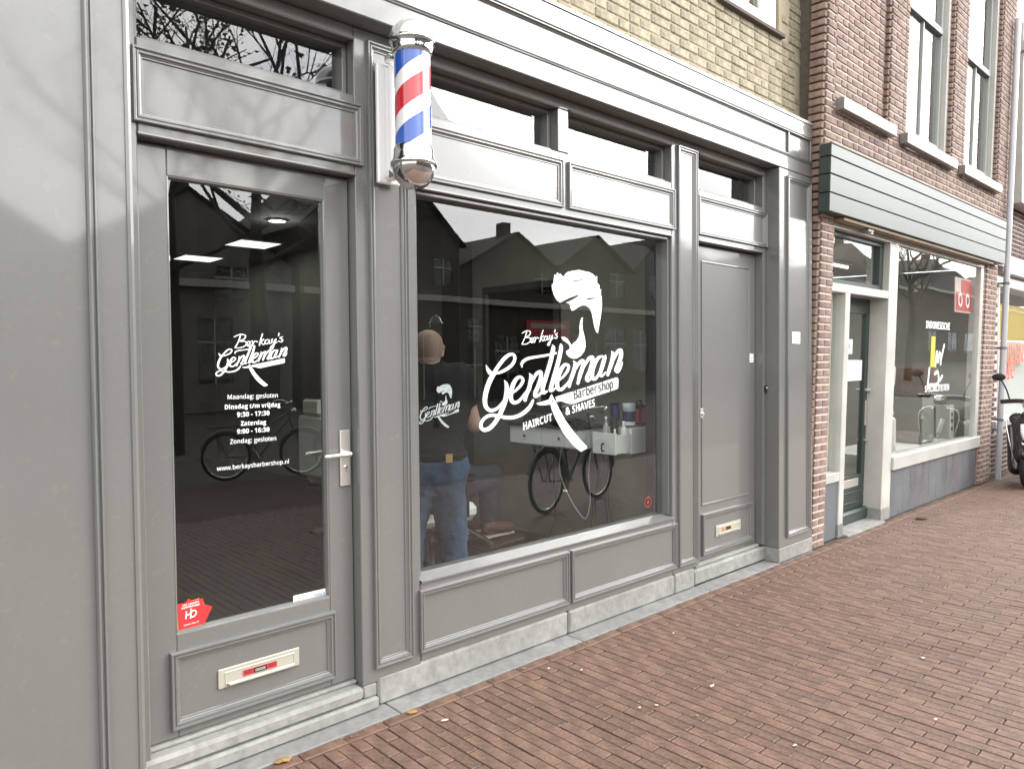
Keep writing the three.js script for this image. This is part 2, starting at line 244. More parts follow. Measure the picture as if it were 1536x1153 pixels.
// upper panels and rails over each bay
function overPanel(r0, r1, m0, m1) { const p = part(shop, 'upper_panel', box(r0, r1, 2.452, 2.812, -0.13, Z0, 0.004), M.grey); part(p, 'panel_moulding', moulding(m0, m1, 2.497, 2.772, Z0), M.grey); part(p, 'drip_bead', bar([[2.452, Z0 - 0.004], [2.4525, Z0 + 0.004], [2.457, Z0 + 0.008], [2.463, Z0 + 0.006], [2.466, Z0]].reverse(), 'x', r0, r1), M.grey); }
overPanel(0.837, 1.743, 0.818, 1.781);
{ // two panels over the shop window with a shared rail
  const p = part(shop, 'upper_panel', box(2.075, 4.175, 2.447, 2.812, -0.13, Z0, 0.004), M.grey);
  part(p, 'panel_moulding', moulding(2.062, 3.102, 2.493, 2.768, Z0), M.grey); part(p, 'panel_moulding', moulding(3.146, 4.2, 2.493, 2.764, Z0), M.grey);
  part(p, 'drip_bead', bar([[2.447, Z0 - 0.004], [2.4475, Z0 + 0.004], [2.452, Z0 + 0.008], [2.458, Z0 + 0.006], [2.461, Z0]].reverse(), 'x', 2.075, 4.175), M.grey);
}
overPanel(4.502, 5.403, 4.483, 5.453);
rail(0.837, 1.743, 3.06, 3.118); rail(2.075, 4.175, 3.06, 3.118); rail(4.502, 5.403, 3.06, 3.118);
part(shop, 'mullion', box(3.072, 3.16, 2.814, 3.058, -0.13, Z0, 0.004), M.grey);
// transom lights
for (const [x0, x1] of [[0.837, 1.743], [2.075, 3.07], [3.162, 4.175], [4.502, 5.403]]) {
  const w = group(shop, 'transom_window');
  part(w, 'window_frame', [box(x0, x0 + 0.022, 2.814, 3.058, -0.125, -0.06, 0.003), box(x1 - 0.022, x1, 2.814, 3.058, -0.125, -0.06, 0.003), box(x0 + 0.022, x1 - 0.022, 3.036, 3.058, -0.125, -0.06, 0.003), box(x0 + 0.022, x1 - 0.022, 2.814, 2.83, -0.125, -0.03, 0.003)], M.grey);
  part(w, 'pane', quad(x0 + 0.021, x1 - 0.021, 2.829, 3.037, -0.1), M.glass);
  part(w, 'bead', bar([[3.055, -0.002], [3.054, 0.008], [3.06, 0.014], [3.068, 0.012], [3.071, 0]].reverse(), 'x', x0, x1), M.grey);
}
// shop window
const win = group(shop, 'shop_window');
{
  const x0 = 2.075, x1 = 4.175, y0 = 0.56, y1 = 2.445;
  part(win, 'window_frame', [box(x0, x0 + 0.018, y0, y1, -0.12, -0.02, 0.003), box(x1 - 0.018, x1, y0, y1, -0.12, -0.02, 0.003), box(x0 + 0.018, x1 - 0.018, y1 - 0.018, y1, -0.12, -0.02, 0.003)], M.grey);
  part(win, 'inner_frame', [box(x0 + 0.0, x0 + 0.05, y0, y1, -0.2, -0.122, 0.002), box(x1 - 0.032, x1 - 0.0, y0, y1, -0.2, -0.122, 0.002), box(x0 + 0.05, x1 - 0.032, y1 - 0.04, y1, -0.2, -0.122, 0.002)], M.dark);
  part(win, 'window_sill', polyGeo([[[x0, 0.532, 0.012], [x1, 0.532, 0.012], [x1, 0.541, 0.012], [x0, 0.541, 0.012]], [[x0, 0.541, 0.012], [x1, 0.541, 0.012], [x1, 0.563, -0.07], [x0, 0.563, -0.07]], [[x0, 0.563, -0.07], [x1, 0.563, -0.07], [x1, 0.563, -0.125], [x0, 0.563, -0.125]], [[x0, 0.532, 0.0], [x1, 0.532, 0.0], [x1, 0.532, 0.012], [x0, 0.532, 0.012]], [[x0, 0.5, -0.125], [x0, 0.563, -0.125], [x1, 0.563, -0.125], [x1, 0.5, -0.125]]]), M.grey);
  part(win, 'pane', quad(x0 + 0.017, x1 - 0.017, 0.562, y1 - 0.017, ZR), M.glass);
  const low = part(shop, 'lower_panel', box(2.075, 4.175, 0.146, 0.531, -0.13, Z0, 0.003), M.grey);
  part(low, 'panel_moulding', moulding(2.062, 3.128, 0.19, 0.499, Z0), M.grey); part(low, 'panel_moulding', moulding(3.149, 4.216, 0.19, 0.499, Z0), M.grey);
}
// plinth stones and steps
{ let x = 1.822; for (const e of [3.13, 4.2, 4.445]) { part(shop, 'plinth_stone', box(x + 0.003, e - 0.003, 0.005, 0.143, -0.25, 0.004, 0.012), M.stone); x = e; }
  part(shop, 'plinth_stone', box(1.747, 1.819, 0.062, 0.12, -0.25, 0.003, 0.006), M.stone);
  const s1 = part(shop, 'door_step', box(0.79, 1.82, 0.004, 0.062, -0.35, 0.024, 0.01), M.stone); part(s1, 'threshold', [box(0.79, 1.746, 0.063, 0.124, -0.35, 0.014, 0.014), box(0.838, 1.742, 0.1245, 0.142, -0.35, -0.045, 0.005)], M.stone);
  const s2 = part(shop, 'door_step', box(4.449, 5.46, 0.004, 0.118, -0.35, -0.006, 0.014), M.stone); part(s2, 'threshold', [box(4.502, 5.403, 0.119, 0.141, -0.35, -0.03, 0.006)], M.stone);
}
// glass door
const door = group(shop, 'glass_door');
{
  const x0 = 0.838, x1 = 1.742, y0 = 0.146, y1 = 2.447, gx0 = 0.955, gx1 = 1.62, gy0 = 0.552, gy1 = 2.336, zb = -0.125, zf = -0.062;
  part(door, 'door_leaf', [box(x0, gx0, y0, y1, zb, zf, 0.004), box(gx1, x1, y0, y1, zb, zf, 0.004), box(gx0, gx1, gy1, y1, zb, zf - 0.0005, 0.003), box(gx0, gx1, y0, gy0, zb, zf - 0.0005, 0.003)], M.grey);
  part(door, 'glazing_bead', moulding(gx0 - 0.001, gx1 + 0.001, gy0 - 0.001, gy1 + 0.001, zf - 0.012, [[0, 0.011], [0.006, 0.009], [0.012, -0.008], [0.013, -0.02]]), M.grey);
  part(door, 'pane', quad(gx0, gx1, gy0, gy1, -0.084), M.glass);
  part(door, 'panel_moulding', moulding(0.925, 1.64, 0.181, 0.487, zf), M.grey);
  part(door, 'letter_plate', [box(1.109, 1.463, 0.287, 0.367, zf, zf + 0.008, 0.003), moulding(1.135, 1.44, 0.3, 0.352, zf + 0.0082, [[0, 0], [0.003, 0.002], [0.006, 0]])], M.cream);
  part(door, 'letter_flap', [box(1.144, 1.437, 0.298, 0.308, zf + 0.009, zf + 0.02, 0.004), rod([1.15, 0.300, zf + 0.016], [1.43, 0.300, zf + 0.016], 0.007)], M.cream);
  part(door, 'sticker_ground', box(1.211, 1.358, 0.314, 0.338, zf + 0.0105, zf + 0.0112, 0), M.red);
  part(door, 'sticker_label', box(1.255, 1.313, 0.3155, 0.3365, zf + 0.0114, zf + 0.012, 0), M.dark);
  const stk = mat({ color: col(0.16, 0.02, 0.04), roughness: 0.6 }); part(door, 'sticker_print', lettering('NEE', 'bold', 1.217, 0.32, 1.249, 0.32, zf + 0.0122, 1.3), stk); part(door, 'sticker_print', lettering('NEE', 'bold', 1.321, 0.32, 1.352, 0.32, zf + 0.0122, 1.3), stk);
  part(door, 'sticker_lines', [box(1.262, 1.306, 0.3285, 0.3305, zf + 0.0121, zf + 0.0124, 0), box(1.262, 1.306, 0.3245, 0.3265, zf + 0.0121, zf + 0.0124, 0), box(1.262, 1.306, 0.3205, 0.3225, zf + 0.0121, zf + 0.0124, 0)], mat({ color: col(0.4, 0.4, 0.36), roughness: 0.6 }));
  // handle
  const hx = 1.7;
  part(door, 'handle_plate', box(1.677, 1.729, 1.047, 1.304, zf, zf + 0.012, 0.006), M.steel);
  part(door, 'door_handle', [rod([hx, 1.198, zf + 0.01], [hx, 1.198, zf + 0.058], 0.011), tube([[hx + 0.004, 1.198, zf + 0.056], [hx - 0.03, 1.198, zf + 0.062], [hx - 0.12, 1.196, zf + 0.06]], 0.0095, 20, 10), ball(hx, 1.198, zf + 0.056, 0.0115), ball(hx - 0.12, 1.196, zf + 0.06, 0.0095)], M.steel);
  part(door, 'key_cylinder', [rod([hx + 0.005, 1.135, zf + 0.008], [hx + 0.005, 1.135, zf + 0.018], 0.009), box(hx + 0.001, hx + 0.009, 1.113, 1.135, zf + 0.009, zf + 0.017, 0.003)], M.chrome);
  part(door, 'inner_handle', [tube([[hx, 1.195, -0.13], [hx, 1.195, -0.18], [hx - 0.03, 1.195, -0.186], [hx - 0.13, 1.193, -0.184]], 0.009, 20, 8)], M.steel);
  // stickers on the glass
  const zs = -0.081;
  const card = (cx, cy, w, h, rot, z, m, n) => { const g = box(-w / 2, w / 2, -h / 2, h / 2, 0, 0.0006, 0); g.rotateZ(rot).translate(cx, cy, z); part(door, n, g, m); };
  card(1.008, 0.612, 0.1, 0.105, 0.16, zs, M.orange, 'flyer'); card(1.03, 0.607, 0.11, 0.1, -0.5, zs - 0.002, M.red, 'flyer'); card(1.012, 0.607, 0.1, 0.104, -0.12, zs + 0.0009, M.orange, 'flyer');
  card(1.016, 0.615, 0.1, 0.104, 0.03, zs + 0.002, M.red, 'flyer_front');
  part(door, 'flyer_print', [lettering('HET LEUKSTE', 'bold', 0.985, 0.652, 1.047, 0.654, zs + 0.0029, 1), lettering('KAPPERSBEDRIJF', 'bold', 0.981, 0.642, 1.051, 0.644, zs + 0.0029, 1), lettering('www.hb.nl', 'sans', 0.987, 0.573, 1.045, 0.575, zs + 0.0029, 0.8)], M.vinyl);
  part(door, 'flyer_emblem', [[[0.995, 0.6], [0.998, 0.63]], [[1.013, 0.598], [1.016, 0.637]], [[0.996, 0.614], [1.014, 0.616]]].map(([a, b]) => rod([...a, zs + 0.0025], [...b, zs + 0.0025], 0.0028)).concat([tube([[1.014, 0.62, zs + 0.0025], [1.026, 0.628, zs + 0.0025], [1.036, 0.618, zs + 0.0025], [1.028, 0.604, zs + 0.0025], [1.014, 0.602, zs + 0.0025]], 0.0026, 20, 6)]), M.vinyl);
  part(door, 'payment_sticker', box(1.451, 1.607, 0.55, 0.59, zs, zs + 0.0007, 0), mat({ color: col(0.74, 0.79, 0.82), roughness: 0.4 }));
  part(door, 'payment_print', [lettering('HIER KUNT U', 'sans', 1.457, 0.563, 1.545, 0.563, zs + 0.0011, 1.25)], mat({ color: col(0.2, 0.24, 0.26), roughness: 0.6 }));
  part(door, 'payment_word', [lettering('PINNEN', 'bold', 1.549, 0.563, 1.603, 0.563, zs + 0.0011, 1.25)], M.dark);
}
// side door
const side = group(shop, 'side_door');
{
  const x0 = 4.503, x1 = 5.402, zb = -0.13, zf = -0.066;
  part(side, 'door_leaf', box(x0, x1, 0.146, 2.448, zb, zf, 0.004), M.grey);
  part(side, 'panel_groove', moulding(4.63, 5.31, 0.546, 2.335, zf, [[0, 0], [0.002, 0.006], [0.008, 0.007], [0.012, 0.002], [0.014, 0.0003]]), M.grey);
  part(side, 'panel_moulding', moulding(4.63, 5.352, 0.181, 0.484, zf), M.grey);
  part(side, 'letter_plate', [box(4.816, 5.17, 0.29, 0.371, zf, zf + 0.008, 0.003), moulding(4.84, 5.15, 0.303, 0.358, zf + 0.0082, [[0, 0], [0.003, 0.002], [0.006, 0]])], M.cream);
  part(side, 'letter_flap', box(4.85, 5.14, 0.302, 0.31, zf + 0.009, zf + 0.018, 0.003), M.cream);
  part(side, 'letter_sticker', box(4.9, 4.95, 0.322, 0.345, zf + 0.0105, zf + 0.0112, 0), mat({ color: col(0.55, 0.2, 0.09), roughness: 0.5 }));
  part(side, 'letter_sticker', box(4.95, 5.02, 0.322, 0.345, zf + 0.0105, zf + 0.0112, 0), M.dark);
  part(side, 'letter_sticker', box(5.02, 5.06, 0.322, 0.345, zf + 0.0105, zf + 0.0112, 0), mat({ color: col(0.5, 0.4, 0.1), roughness: 0.5 }));
  part(side, 'lock_plate', [box(4.616, 4.65, 1.19, 1.262, zf, zf + 0.007, 0.003), rod([4.633, 1.222, zf], [4.633, 1.222, zf + 0.02], 0.011)], M.steel);
  part(side, 'number_plate', box(5.303, 5.372, 1.592, 1.662, zf, zf + 0.004, 0.002), M.vinyl);
  part(side, 'number_print', [lettering('12', 'bold', 5.322, 1.616, 5.355, 1.616, zf + 0.0045, 0.85), box(5.315, 5.36, 1.648, 1.651, zf + 0.004, zf + 0.0045, 0), box(5.315, 5.36, 1.603, 1.606, zf + 0.004, zf + 0.0045, 0)], mat({ color: col(0.28, 0.28, 0.29), roughness: 0.6 }));
  const bell = part(shop, 'door_bell', box(5.424, 5.452, 1.352, 1.412, Z0, 0.014, 0.004), M.gloss);
  part(bell, 'bell_button', [rod([5.438, 1.39, 0.012], [5.438, 1.39, 0.02], 0.007)], M.whiteGloss);
}
{ // corner pilaster
  const p = part(shop, 'corner_pilaster', box(5.455, 6.03, 0.117, 3.118, -0.2, ZP, 0.005), M.grey);
  part(p, 'panel_moulding', moulding(5.566, 5.968, 0.188, 3.066, ZP), M.grey);
  part(p, 'stone_base', box(5.453, 6.032, 0, 0.115, -0.2, ZP + 0.004, 0.006), M.stone);
  part(p, 'number_plate', box(5.665, 5.8, 1.742, 1.836, ZP + 0.0005, ZP + 0.004, 0.002), M.vinyl);
  part(p, 'number_print', [[5.69, 1.806, 0.02], [5.72, 1.803, 0.016], [5.69, 1.785, 0.018], [5.726, 1.763, 0.02], [5.76, 1.77, 0.014], [5.757, 1.79, 0.012], [5.694, 1.766, 0.014]].map(([x, y, s]) => box(x, x + s, y, y + s * 0.6, ZP + 0.0042, ZP + 0.0046, 0)), mat({ color: col(0.45, 0.45, 0.44), roughness: 0.6 }));
}
{ // fascia
  const f = part(shop, 'fascia', [box(-3.2, 6.03, 3.12, 3.238, -0.2, ZP, 0.005), box(-3.2, 6.03, 3.432, 3.558, -0.2, ZP, 0.005), box(-3.2, 6.03, 3.2385, 3.4315, -0.2, ZP - 0.016, 0), box(5.605, 5.625, 3.2385, 3.4315, ZP - 0.0158, ZP, 0.003), box(5.985, 6.03, 3.2385, 3.4315, ZP - 0.0158, ZP, 0.003)], M.grey);
  const pr = [[0, 0.0], [0.002, 0.007], [0.008, 0.008], [0.011, 0.001], [0.015, 0.0], [0.018, 0.006], [0.023, 0.006], [0.026, -0.008], [0.03, -0.0155]];
  part(f, 'fascia_moulding', bar(pr.map(([a, h]) => [3.224 + a, ZP + h]).reverse(), 'x', -3.2, 6.0), M.grey);
  part(f, 'fascia_moulding', bar(pr.map(([a, h]) => [3.446 - a, ZP + h]), 'x', -3.2, 6.0), M.grey);
  part(f, 'fascia_cap', [box(-3.2, 6.075, 3.559, 3.566, -0.2, ZP + 0.012, 0.002), box(-3.2, 6.07, 3.548, 3.5588, ZP + 0.0005, ZP + 0.008, 0.002)], mat({ color: col(0.5, 0.5, 0.49), roughness: 0.35, metalness: 0.5 }));
}
{ // painted yellow brick wall above
  const zw = -0.02, r = rngOf(31), x0 = -3.2, x1 = 6.19, bh = 0.058, bl = 0.212, jt = 0.0095, list = [], w = part(shop, 'yellow_wall', [box(x0, 4.78, 3.5, 7.6, -0.4, zw - 0.007, 0), box(4.7805, 5.7095, 3.5, 4.235, -0.4, zw - 0.007, 0), box(4.7805, 5.7095, 6, 7.6, -0.4, zw - 0.007, 0), box(5.71, x1, 3.5, 7.6, -0.4, zw - 0.007, 0)], M.mortarYellow);
  const tones = [[0.5, 0.435, 0.32], [0.482, 0.42, 0.306], [0.515, 0.45, 0.335], [0.47, 0.408, 0.297]].map((c) => mat({ color: col(...c), map: T.clay, roughness: 0.75, bumpMap: T.grit, bumpScale: 0.006 }));
  const geos = [box(-bl / 2, bl / 2, -bh / 2, bh / 2, -0.05, 0, 0.006), box(-0.05, 0.05, -bh / 2, bh / 2, -0.05, 0, 0.006)];
  for (let y = 3.56, n = 0; y < 5.6; y += bh + jt, n++) for (let x = x0 + (n % 2) * 0.111, k = 0; x < x1 - 0.05; k++) {
    const head = r() < 0.22, l = head ? 0.1 : bl, cx = x + l / 2;
    if (cx + l / 2 < x1 && cx > 2.2 && !(cx + l / 2 > 4.79 && cx - l / 2 < 5.7 && y > 4.2)) list.push({ x: cx, y: y + bh / 2, z: zw + (r() - 0.5) * 0.007, sx: l, sy: bh, sz: 0, g: head ? 1 : 0, tone: Math.floor(r() * 4), rz: (r() - 0.5) * 0.012, ry: (r() - 0.5) * 0.012 });
    x += l + jt;
  }
  const wg = new THREE.Group(); wg.name = 'brickwork'; wg.position.copy(shop.position).negate(); shop.add(wg);
  pieces(wg, 'brick', 'brick_field', list, geos, tones, (p) => p, 300, NZ);
  const uw = group(shop, 'upper_window');
  part(uw, 'window_frame', [box(4.795, 4.88, 4.25, 5.98, -0.15, -0.045, 0.004), box(5.6, 5.695, 4.25, 5.98, -0.15, -0.045, 0.004), box(4.88, 5.6, 4.25, 4.35, -0.15, -0.045, 0.004), box(4.88, 5.6, 5.88, 5.98, -0.15, -0.045, 0.004), box(5.56, 5.598, 4.352, 5.878, -0.14, -0.075, 0.003), box(4.88, 5.56, 4.352, 4.4, -0.14, -0.075, 0.003)], M.whiteGloss);
  part(uw, 'pane', quad(4.88, 5.56, 4.39, 5.88, -0.12), M.glass);
  part(uw, 'sill', box(4.76, 5.735, 4.215, 4.247, -0.15, 0.02, 0.004), mat({ color: col(0.09, 0.07, 0.06), roughness: 0.8 }));
  part(uw, 'room_blind', quad(4.8, 5.69, 4.2, 6, -0.3), M.white);
  part(shop, 'rendered_edge', box(6.192, 6.25, 3.4, 7.6, -0.4, -0.012, 0.004), mat({ color: col(0.15, 0.13, 0.105), map: T.stone, roughness: 0.9, bumpMap: T.grit, bumpScale: 0.004 }));
}
// the room behind
{
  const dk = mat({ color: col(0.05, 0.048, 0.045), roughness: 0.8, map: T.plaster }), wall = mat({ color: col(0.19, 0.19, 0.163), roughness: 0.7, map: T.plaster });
  const room = group(shop, 'shop_room');
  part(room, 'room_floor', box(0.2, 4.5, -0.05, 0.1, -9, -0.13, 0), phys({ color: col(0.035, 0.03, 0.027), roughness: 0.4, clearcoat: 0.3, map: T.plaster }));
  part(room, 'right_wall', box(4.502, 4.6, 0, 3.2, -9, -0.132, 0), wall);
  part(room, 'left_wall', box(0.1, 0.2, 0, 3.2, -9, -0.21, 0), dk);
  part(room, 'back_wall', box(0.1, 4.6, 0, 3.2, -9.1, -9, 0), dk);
  part(room, 'ceiling', box(0.1, 4.6, 3.09, 3.4, -9.1, -0.14, 0), mat({ color: col(0.2, 0.2, 0.195), roughness: 0.9 }));
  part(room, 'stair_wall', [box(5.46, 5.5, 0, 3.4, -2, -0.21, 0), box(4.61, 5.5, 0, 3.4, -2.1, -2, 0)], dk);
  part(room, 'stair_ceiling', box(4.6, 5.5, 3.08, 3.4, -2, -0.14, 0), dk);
}
// ---------- brick house with the green boarded canopy: leans a little over the pavement ----------
const green = phys({ color: col(0.03, 0.047, 0.038), roughness: 0.42, clearcoat: 0.15, clearcoatRoughness: 0.15, map: T.paintTone, bumpMap: T.paint, bumpScale: 0.0008 });
const lean = 0.0302;
const b2 = thing('brick_shop_house', [6.05, 0, 0.098], 'red brick house with pale joints, green boarded canopy and white framed shopfront', 'building');
b2.rotation.x = lean; b2.updateMatrixWorld(true);
const B = (parent, name, g, m) => part(parent, name, g, m, { local: true });
const sub = (parent, name) => { const o = new THREE.Group(); o.name = name; parent.add(o); return o; };
const brickTones = [[0.375, 0.25, 0.215], [0.34, 0.22, 0.192], [0.4, 0.27, 0.23], [0.32, 0.215, 0.195], [0.4, 0.265, 0.22], [0.315, 0.21, 0.19]].map((c) => mat({ color: col(...c), map: T.clay, roughness: 0.82, bumpMap: T.grit, bumpScale: 0.004 }));
{
  const BL = 0.208, BS = 0.098, BH = 0.0505, J = 0.0135, r = rngOf(77), list = [];
  const geos = [box(-BL / 2, BL / 2, -BH / 2, BH / 2, -0.045, 0, 0.004), box(-BS / 2, BS / 2, -BH / 2, BH / 2, -0.045, 0, 0.004), box(-0.045, 0, -BH / 2, BH / 2, -BS / 2, BS / 2, 0.004), box(-0.03, 0.03, -BH / 2, BH / 2, -0.045, 0, 0.004)];
  const wall = [];
  // a brick face between x0 and x1 (front faces, plane z) from y0 up to y1
  function front(x0, x1, y0, y1, z) {
    wall.push(box(x0 + 0.004, x1 - 0.004, y0, y1, z - 0.1, z - 0.007, 0));
    for (let n = Math.ceil(y0 / (BH + J)); (n + 1) * (BH + J) < y1 + 0.02; n++) {
      const y = n * (BH + J) + BH / 2; let x = x0, k = n % 2;
      while (x < x1 - 0.02) {
        let g = k % 2 ? 1 : 0, l = g ? BS : BL, kx = 1; if (x1 - x - l < 0.05) { l = x1 - x; g = l > 0.15 ? 0 : l > 0.08 ? 1 : 3; kx = l / [BL, BS, 0, 0.06][g]; }
        list.push({ x: x + l / 2, y: y + (r() - 0.5) * 0.003, z: z + (r() - 0.5) * 0.004, sx: l, sy: BH, sz: 0, g, k: kx, tone: Math.floor(r() * 6), rz: (r() - 0.5) * 0.012 });
        x += l + J; k++;
      }
    }
  }
  // a brick face that looks towards -x at x, between z0 (back) and z1 (front)
  function flank(x, z0, z1, y0, y1) {
    wall.push(box(x + 0.007, x + 0.1, y0, y1, z0, z1 - 0.011, 0));
    for (let n = Math.ceil(y0 / (BH + J)); (n + 1) * (BH + J) < y1 + 0.02; n++) {
      const o = new THREE.Object3D(); void o;
      list.push({ x, y: n * (BH + J) + BH / 2, z: z1 - 0.006 - (z1 - z0) / 2, sx: (z1 - z0), sy: BH, sz: 0, g: 4, tone: Math.floor(r() * 6), gz: z1 - z0 });
    }
  }
  front(0.005, 0.235, 0, 2.82, 0); front(4.64, 5.12, 0, 2.82, 0);
  front(0.005, 5.45, 2.83, 3.7, 0);
  front(0.005, 0.16, 3.7, 6.4, 0); front(0.16, 1.34, 3.7, 6.4, -0.045); front(1.34, 1.76, 3.7, 6.4, 0); front(3.14, 3.56, 3.7, 6.4, 0); front(4.92, 5.45, 3.7, 6.4, 0);
  const flanks = [[0.003, -0.13, 0, 0, 6.4], [1.34, -0.045, 0, 3.7, 6.4], [3.14, -0.11, 0, 3.7, 6.4], [4.92, -0.11, 0, 3.7, 6.4], [4.64, -0.06, 0, 0, 2.82]];
  const fl = []; for (const f of flanks) { const before = list.length; flank(...f); for (const b of list.splice(before)) fl.push({ b, d: f[2] - f[1] }); }
  const depths = [...new Set(fl.map((f) => f.d.toFixed(3)))]; const more = depths.map((d) => box(-0.045, 0, -BH / 2, BH / 2, -d / 2 + 0.002, d / 2 - 0.008, 0.004));
  for (const f of fl) { f.b.g = 4 + depths.indexOf(f.d.toFixed(3)); list.push(f.b); }
  B(b2, 'mortar', wall, M.mortarPale);
  B(b2, 'wall_core', [box(0.2, 5.4, 6.4, 8.2, -0.4, -0.02, 0), box(0.3, 1.7, 2.83, 8, -4, -0.13, 0), box(1.7, 5.4, 2.83, 3.7, -4, -0.12, 0), box(3.2, 3.5, 3.7, 6.4, -0.5, -0.112, 0), box(5.0, 5.4, 3.7, 6.4, -4, -0.112, 0)], M.mortarPale);
  B(b2, 'rendered_flank', box(0.02, 0.299, 2.83, 8, -4, -0.132, 0), mat({ color: col(0.15, 0.13, 0.105), map: T.stone, roughness: 0.9, bumpMap: T.grit, bumpScale: 0.004 }));
  const bw = sub(b2, 'brickwork');
  pieces(bw, 'brick', 'brick_field', list, [...geos, ...more], brickTones, (p) => p.clone().applyMatrix4(b2.matrixWorld), 300, NZ);
  // sills and the bricked-up window
  const slate = mat({ color: col(0.3, 0.3, 0.29), roughness: 0.25, map: T.stone });
  for (const [x0, x1] of [[0.17, 1.33], [1.6, 3.1], [3.36, 4.84]]) B(b2, 'sill', [box(x0, x1, 3.7, 3.8, 0.001, 0.075, 0.004)], slate);
  // upper sash windows
  for (const [x0, x1] of [[1.77, 3.13], [3.57, 4.91]]) {
    const w = sub(b2, 'sash_window');
    B(w, 'window_frame', [box(x0, x0 + 0.1, 3.81, 6.3, -0.12, -0.05, 0.004), box(x1 - 0.1, x1, 3.81, 6.3, -0.12, -0.05, 0.004), box(x0 + 0.1, x1 - 0.1, 3.81, 3.9, -0.12, -0.05, 0.004), box(x0 + 0.1, x1 - 0.1, 6.2, 6.3, -0.12, -0.05, 0.004)], M.white);
    const gs = mat({ color: col(0.33, 0.34, 0.32), roughness: 0.4 });
    B(w, 'sash', [box(x0 + 0.1, x0 + 0.15, 3.9, 6.2, -0.16, -0.1, 0.003), box(x1 - 0.16, x1 - 0.1, 3.9, 6.2, -0.16, -0.1, 0.003), box(x0 + 0.15, x1 - 0.16, 3.9, 3.96, -0.16, -0.1, 0.003)], gs);
    B(w, 'meeting_rail', box(x0 + 0.15, x1 - 0.16, 5.15, 5.22, -0.15, -0.085, 0.003), mat({ color: col(0.1, 0.1, 0.1), roughness: 0.4 }));
    B(w, 'glazing_bar', box((x0 + x1) / 2 - 0.012, (x0 + x1) / 2 + 0.012, 3.96, 5.15, -0.14, -0.105, 0.002), gs);
    B(w, 'pane', quad(x0 + 0.15, x1 - 0.16, 3.96, 5.15, -0.125), M.glass); B(w, 'pane', quad(x0 + 0.15, x1 - 0.16, 5.22, 6.2, -0.115), M.glass);
    B(w, 'curtain', [box(x0 + 0.02, x0 + 0.5, 3.8, 6.3, -0.34, -0.3, 0), box(x1 - 0.5, x1, 3.8, 6.3, -0.34, -0.3, 0)], M.white);
    B(w, 'room_wall', [box(x0 - 0.05, x1 + 0.05, 3.72, 6.35, -2.6, -2.5, 0), box(x0 - 0.12, x0 - 0.05, 3.72, 6.35, -2.5, -0.16, 0), box(x1 + 0.05, x1 + 0.12, 3.72, 6.35, -2.5, -0.16, 0), box(x0 - 0.05, x1 + 0.05, 6.36, 6.4, -2.5, -0.16, 0)], mat({ color: col(0.4, 0.39, 0.36), roughness: 0.9 }));
  }
  // canopy of boards
  const cp = sub(b2, 'canopy');
  for (const [y0, y1] of [[2.82, 2.968], [2.974, 3.118], [3.124, 3.258], [3.264, 3.36]]) B(cp, 'canopy_board', box(-0.1, 5.0, y0, y1, 0.002, 0.1, 0.005), green);
  B(cp, 'canopy_core', box(-0.085, 4.985, 2.83, 3.355, 0.004, 0.09, 0), green);
  B(cp, 'lead_flashing', [box(-0.1, 5.0, 3.361, 3.372, 0.0, 0.104, 0.003), box(0.0, 4.99, 3.372, 3.4, 0.006, 0.014, 0.002)], mat({ color: col(0.34, 0.32, 0.29), roughness: 0.7, map: T.stone }));
  B(b2, 'canopy_soffit', box(0.25, 4.62, 2.79, 2.818, -0.28, 0.075, 0.002), mat({ color: col(0.4, 0.33, 0.24), roughness: 0.7, map: T.plaster }));
  const sp = B(b2, 'soffit_lamp', [box(0.78, 0.9, 2.755, 2.785, 0.01, 0.065, 0.006)], mat({ color: col(0.2, 0.19, 0.18), roughness: 0.4 }));
  B(sp, 'lamp_lens', box(0.86, 0.9, 2.747, 2.754, 0.02, 0.06, 0.001), M.whiteGloss);
  // shopfront
  const zf = -0.02;
  const fr = sub(b2, 'shopfront_frame');
  B(fr, 'head', box(0.25, 4.64, 2.745, 2.788, -0.24, zf, 0.003), M.white);
  B(fr, 'post', box(0.55, 0.65, 0.12, 2.2, -0.2, zf, 0.004), M.white); B(fr, 'post', box(1.53, 1.755, 0.12, 2.744, -0.24, zf, 0.004), M.white); B(fr, 'post', box(4.47, 4.64, 0.49, 2.744, -0.14, zf, 0.004), M.white);
  B(fr, 'transom_bar', box(0.25, 1.53, 2.2, 2.275, -0.2, zf, 0.004), M.white);
  B(fr, 'stone_foot', box(0.545, 0.655, 0.0, 0.119, -0.2, zf + 0.004, 0.004), M.strip); B(fr, 'stone_foot', box(1.525, 1.76, 0.0, 0.119, -0.24, zf + 0.004, 0.004), M.stone);
  const wn = sub(b2, 'display_window');
  B(wn, 'sill', box(1.756, 4.64, 0.49, 0.625, -0.16, 0.004, 0.005), M.white);
  B(wn, 'pane', quad(1.756, 4.47, 0.62, 2.745, -0.05), M.glassClear);
  for (let k = 0; k < 5; k++) B(wn, 'stone_panel', box(1.762 + k * 0.575, 1.762 + (k + 1) * 0.575 - 0.004, 0.0, 0.489, -0.1, -0.03, 0.002), mat({ color: col(0.17 + 0.015 * (k % 2), 0.18, 0.2), roughness: 0.6, map: T.stone }));
  const sl = sub(b2, 'side_light');
  B(sl, 'rail', box(0.25, 0.55, 0.52, 0.6, -0.12, zf, 0.003), M.white); B(sl, 'pane', quad(0.25, 0.55, 0.6, 2.2, -0.06), M.glassClear);
  B(sl, 'stone_panel', box(0.25, 0.545, 0.0, 0.519, -0.1, -0.035, 0.003), mat({ color: col(0.12, 0.13, 0.14), roughness: 0.5 }));
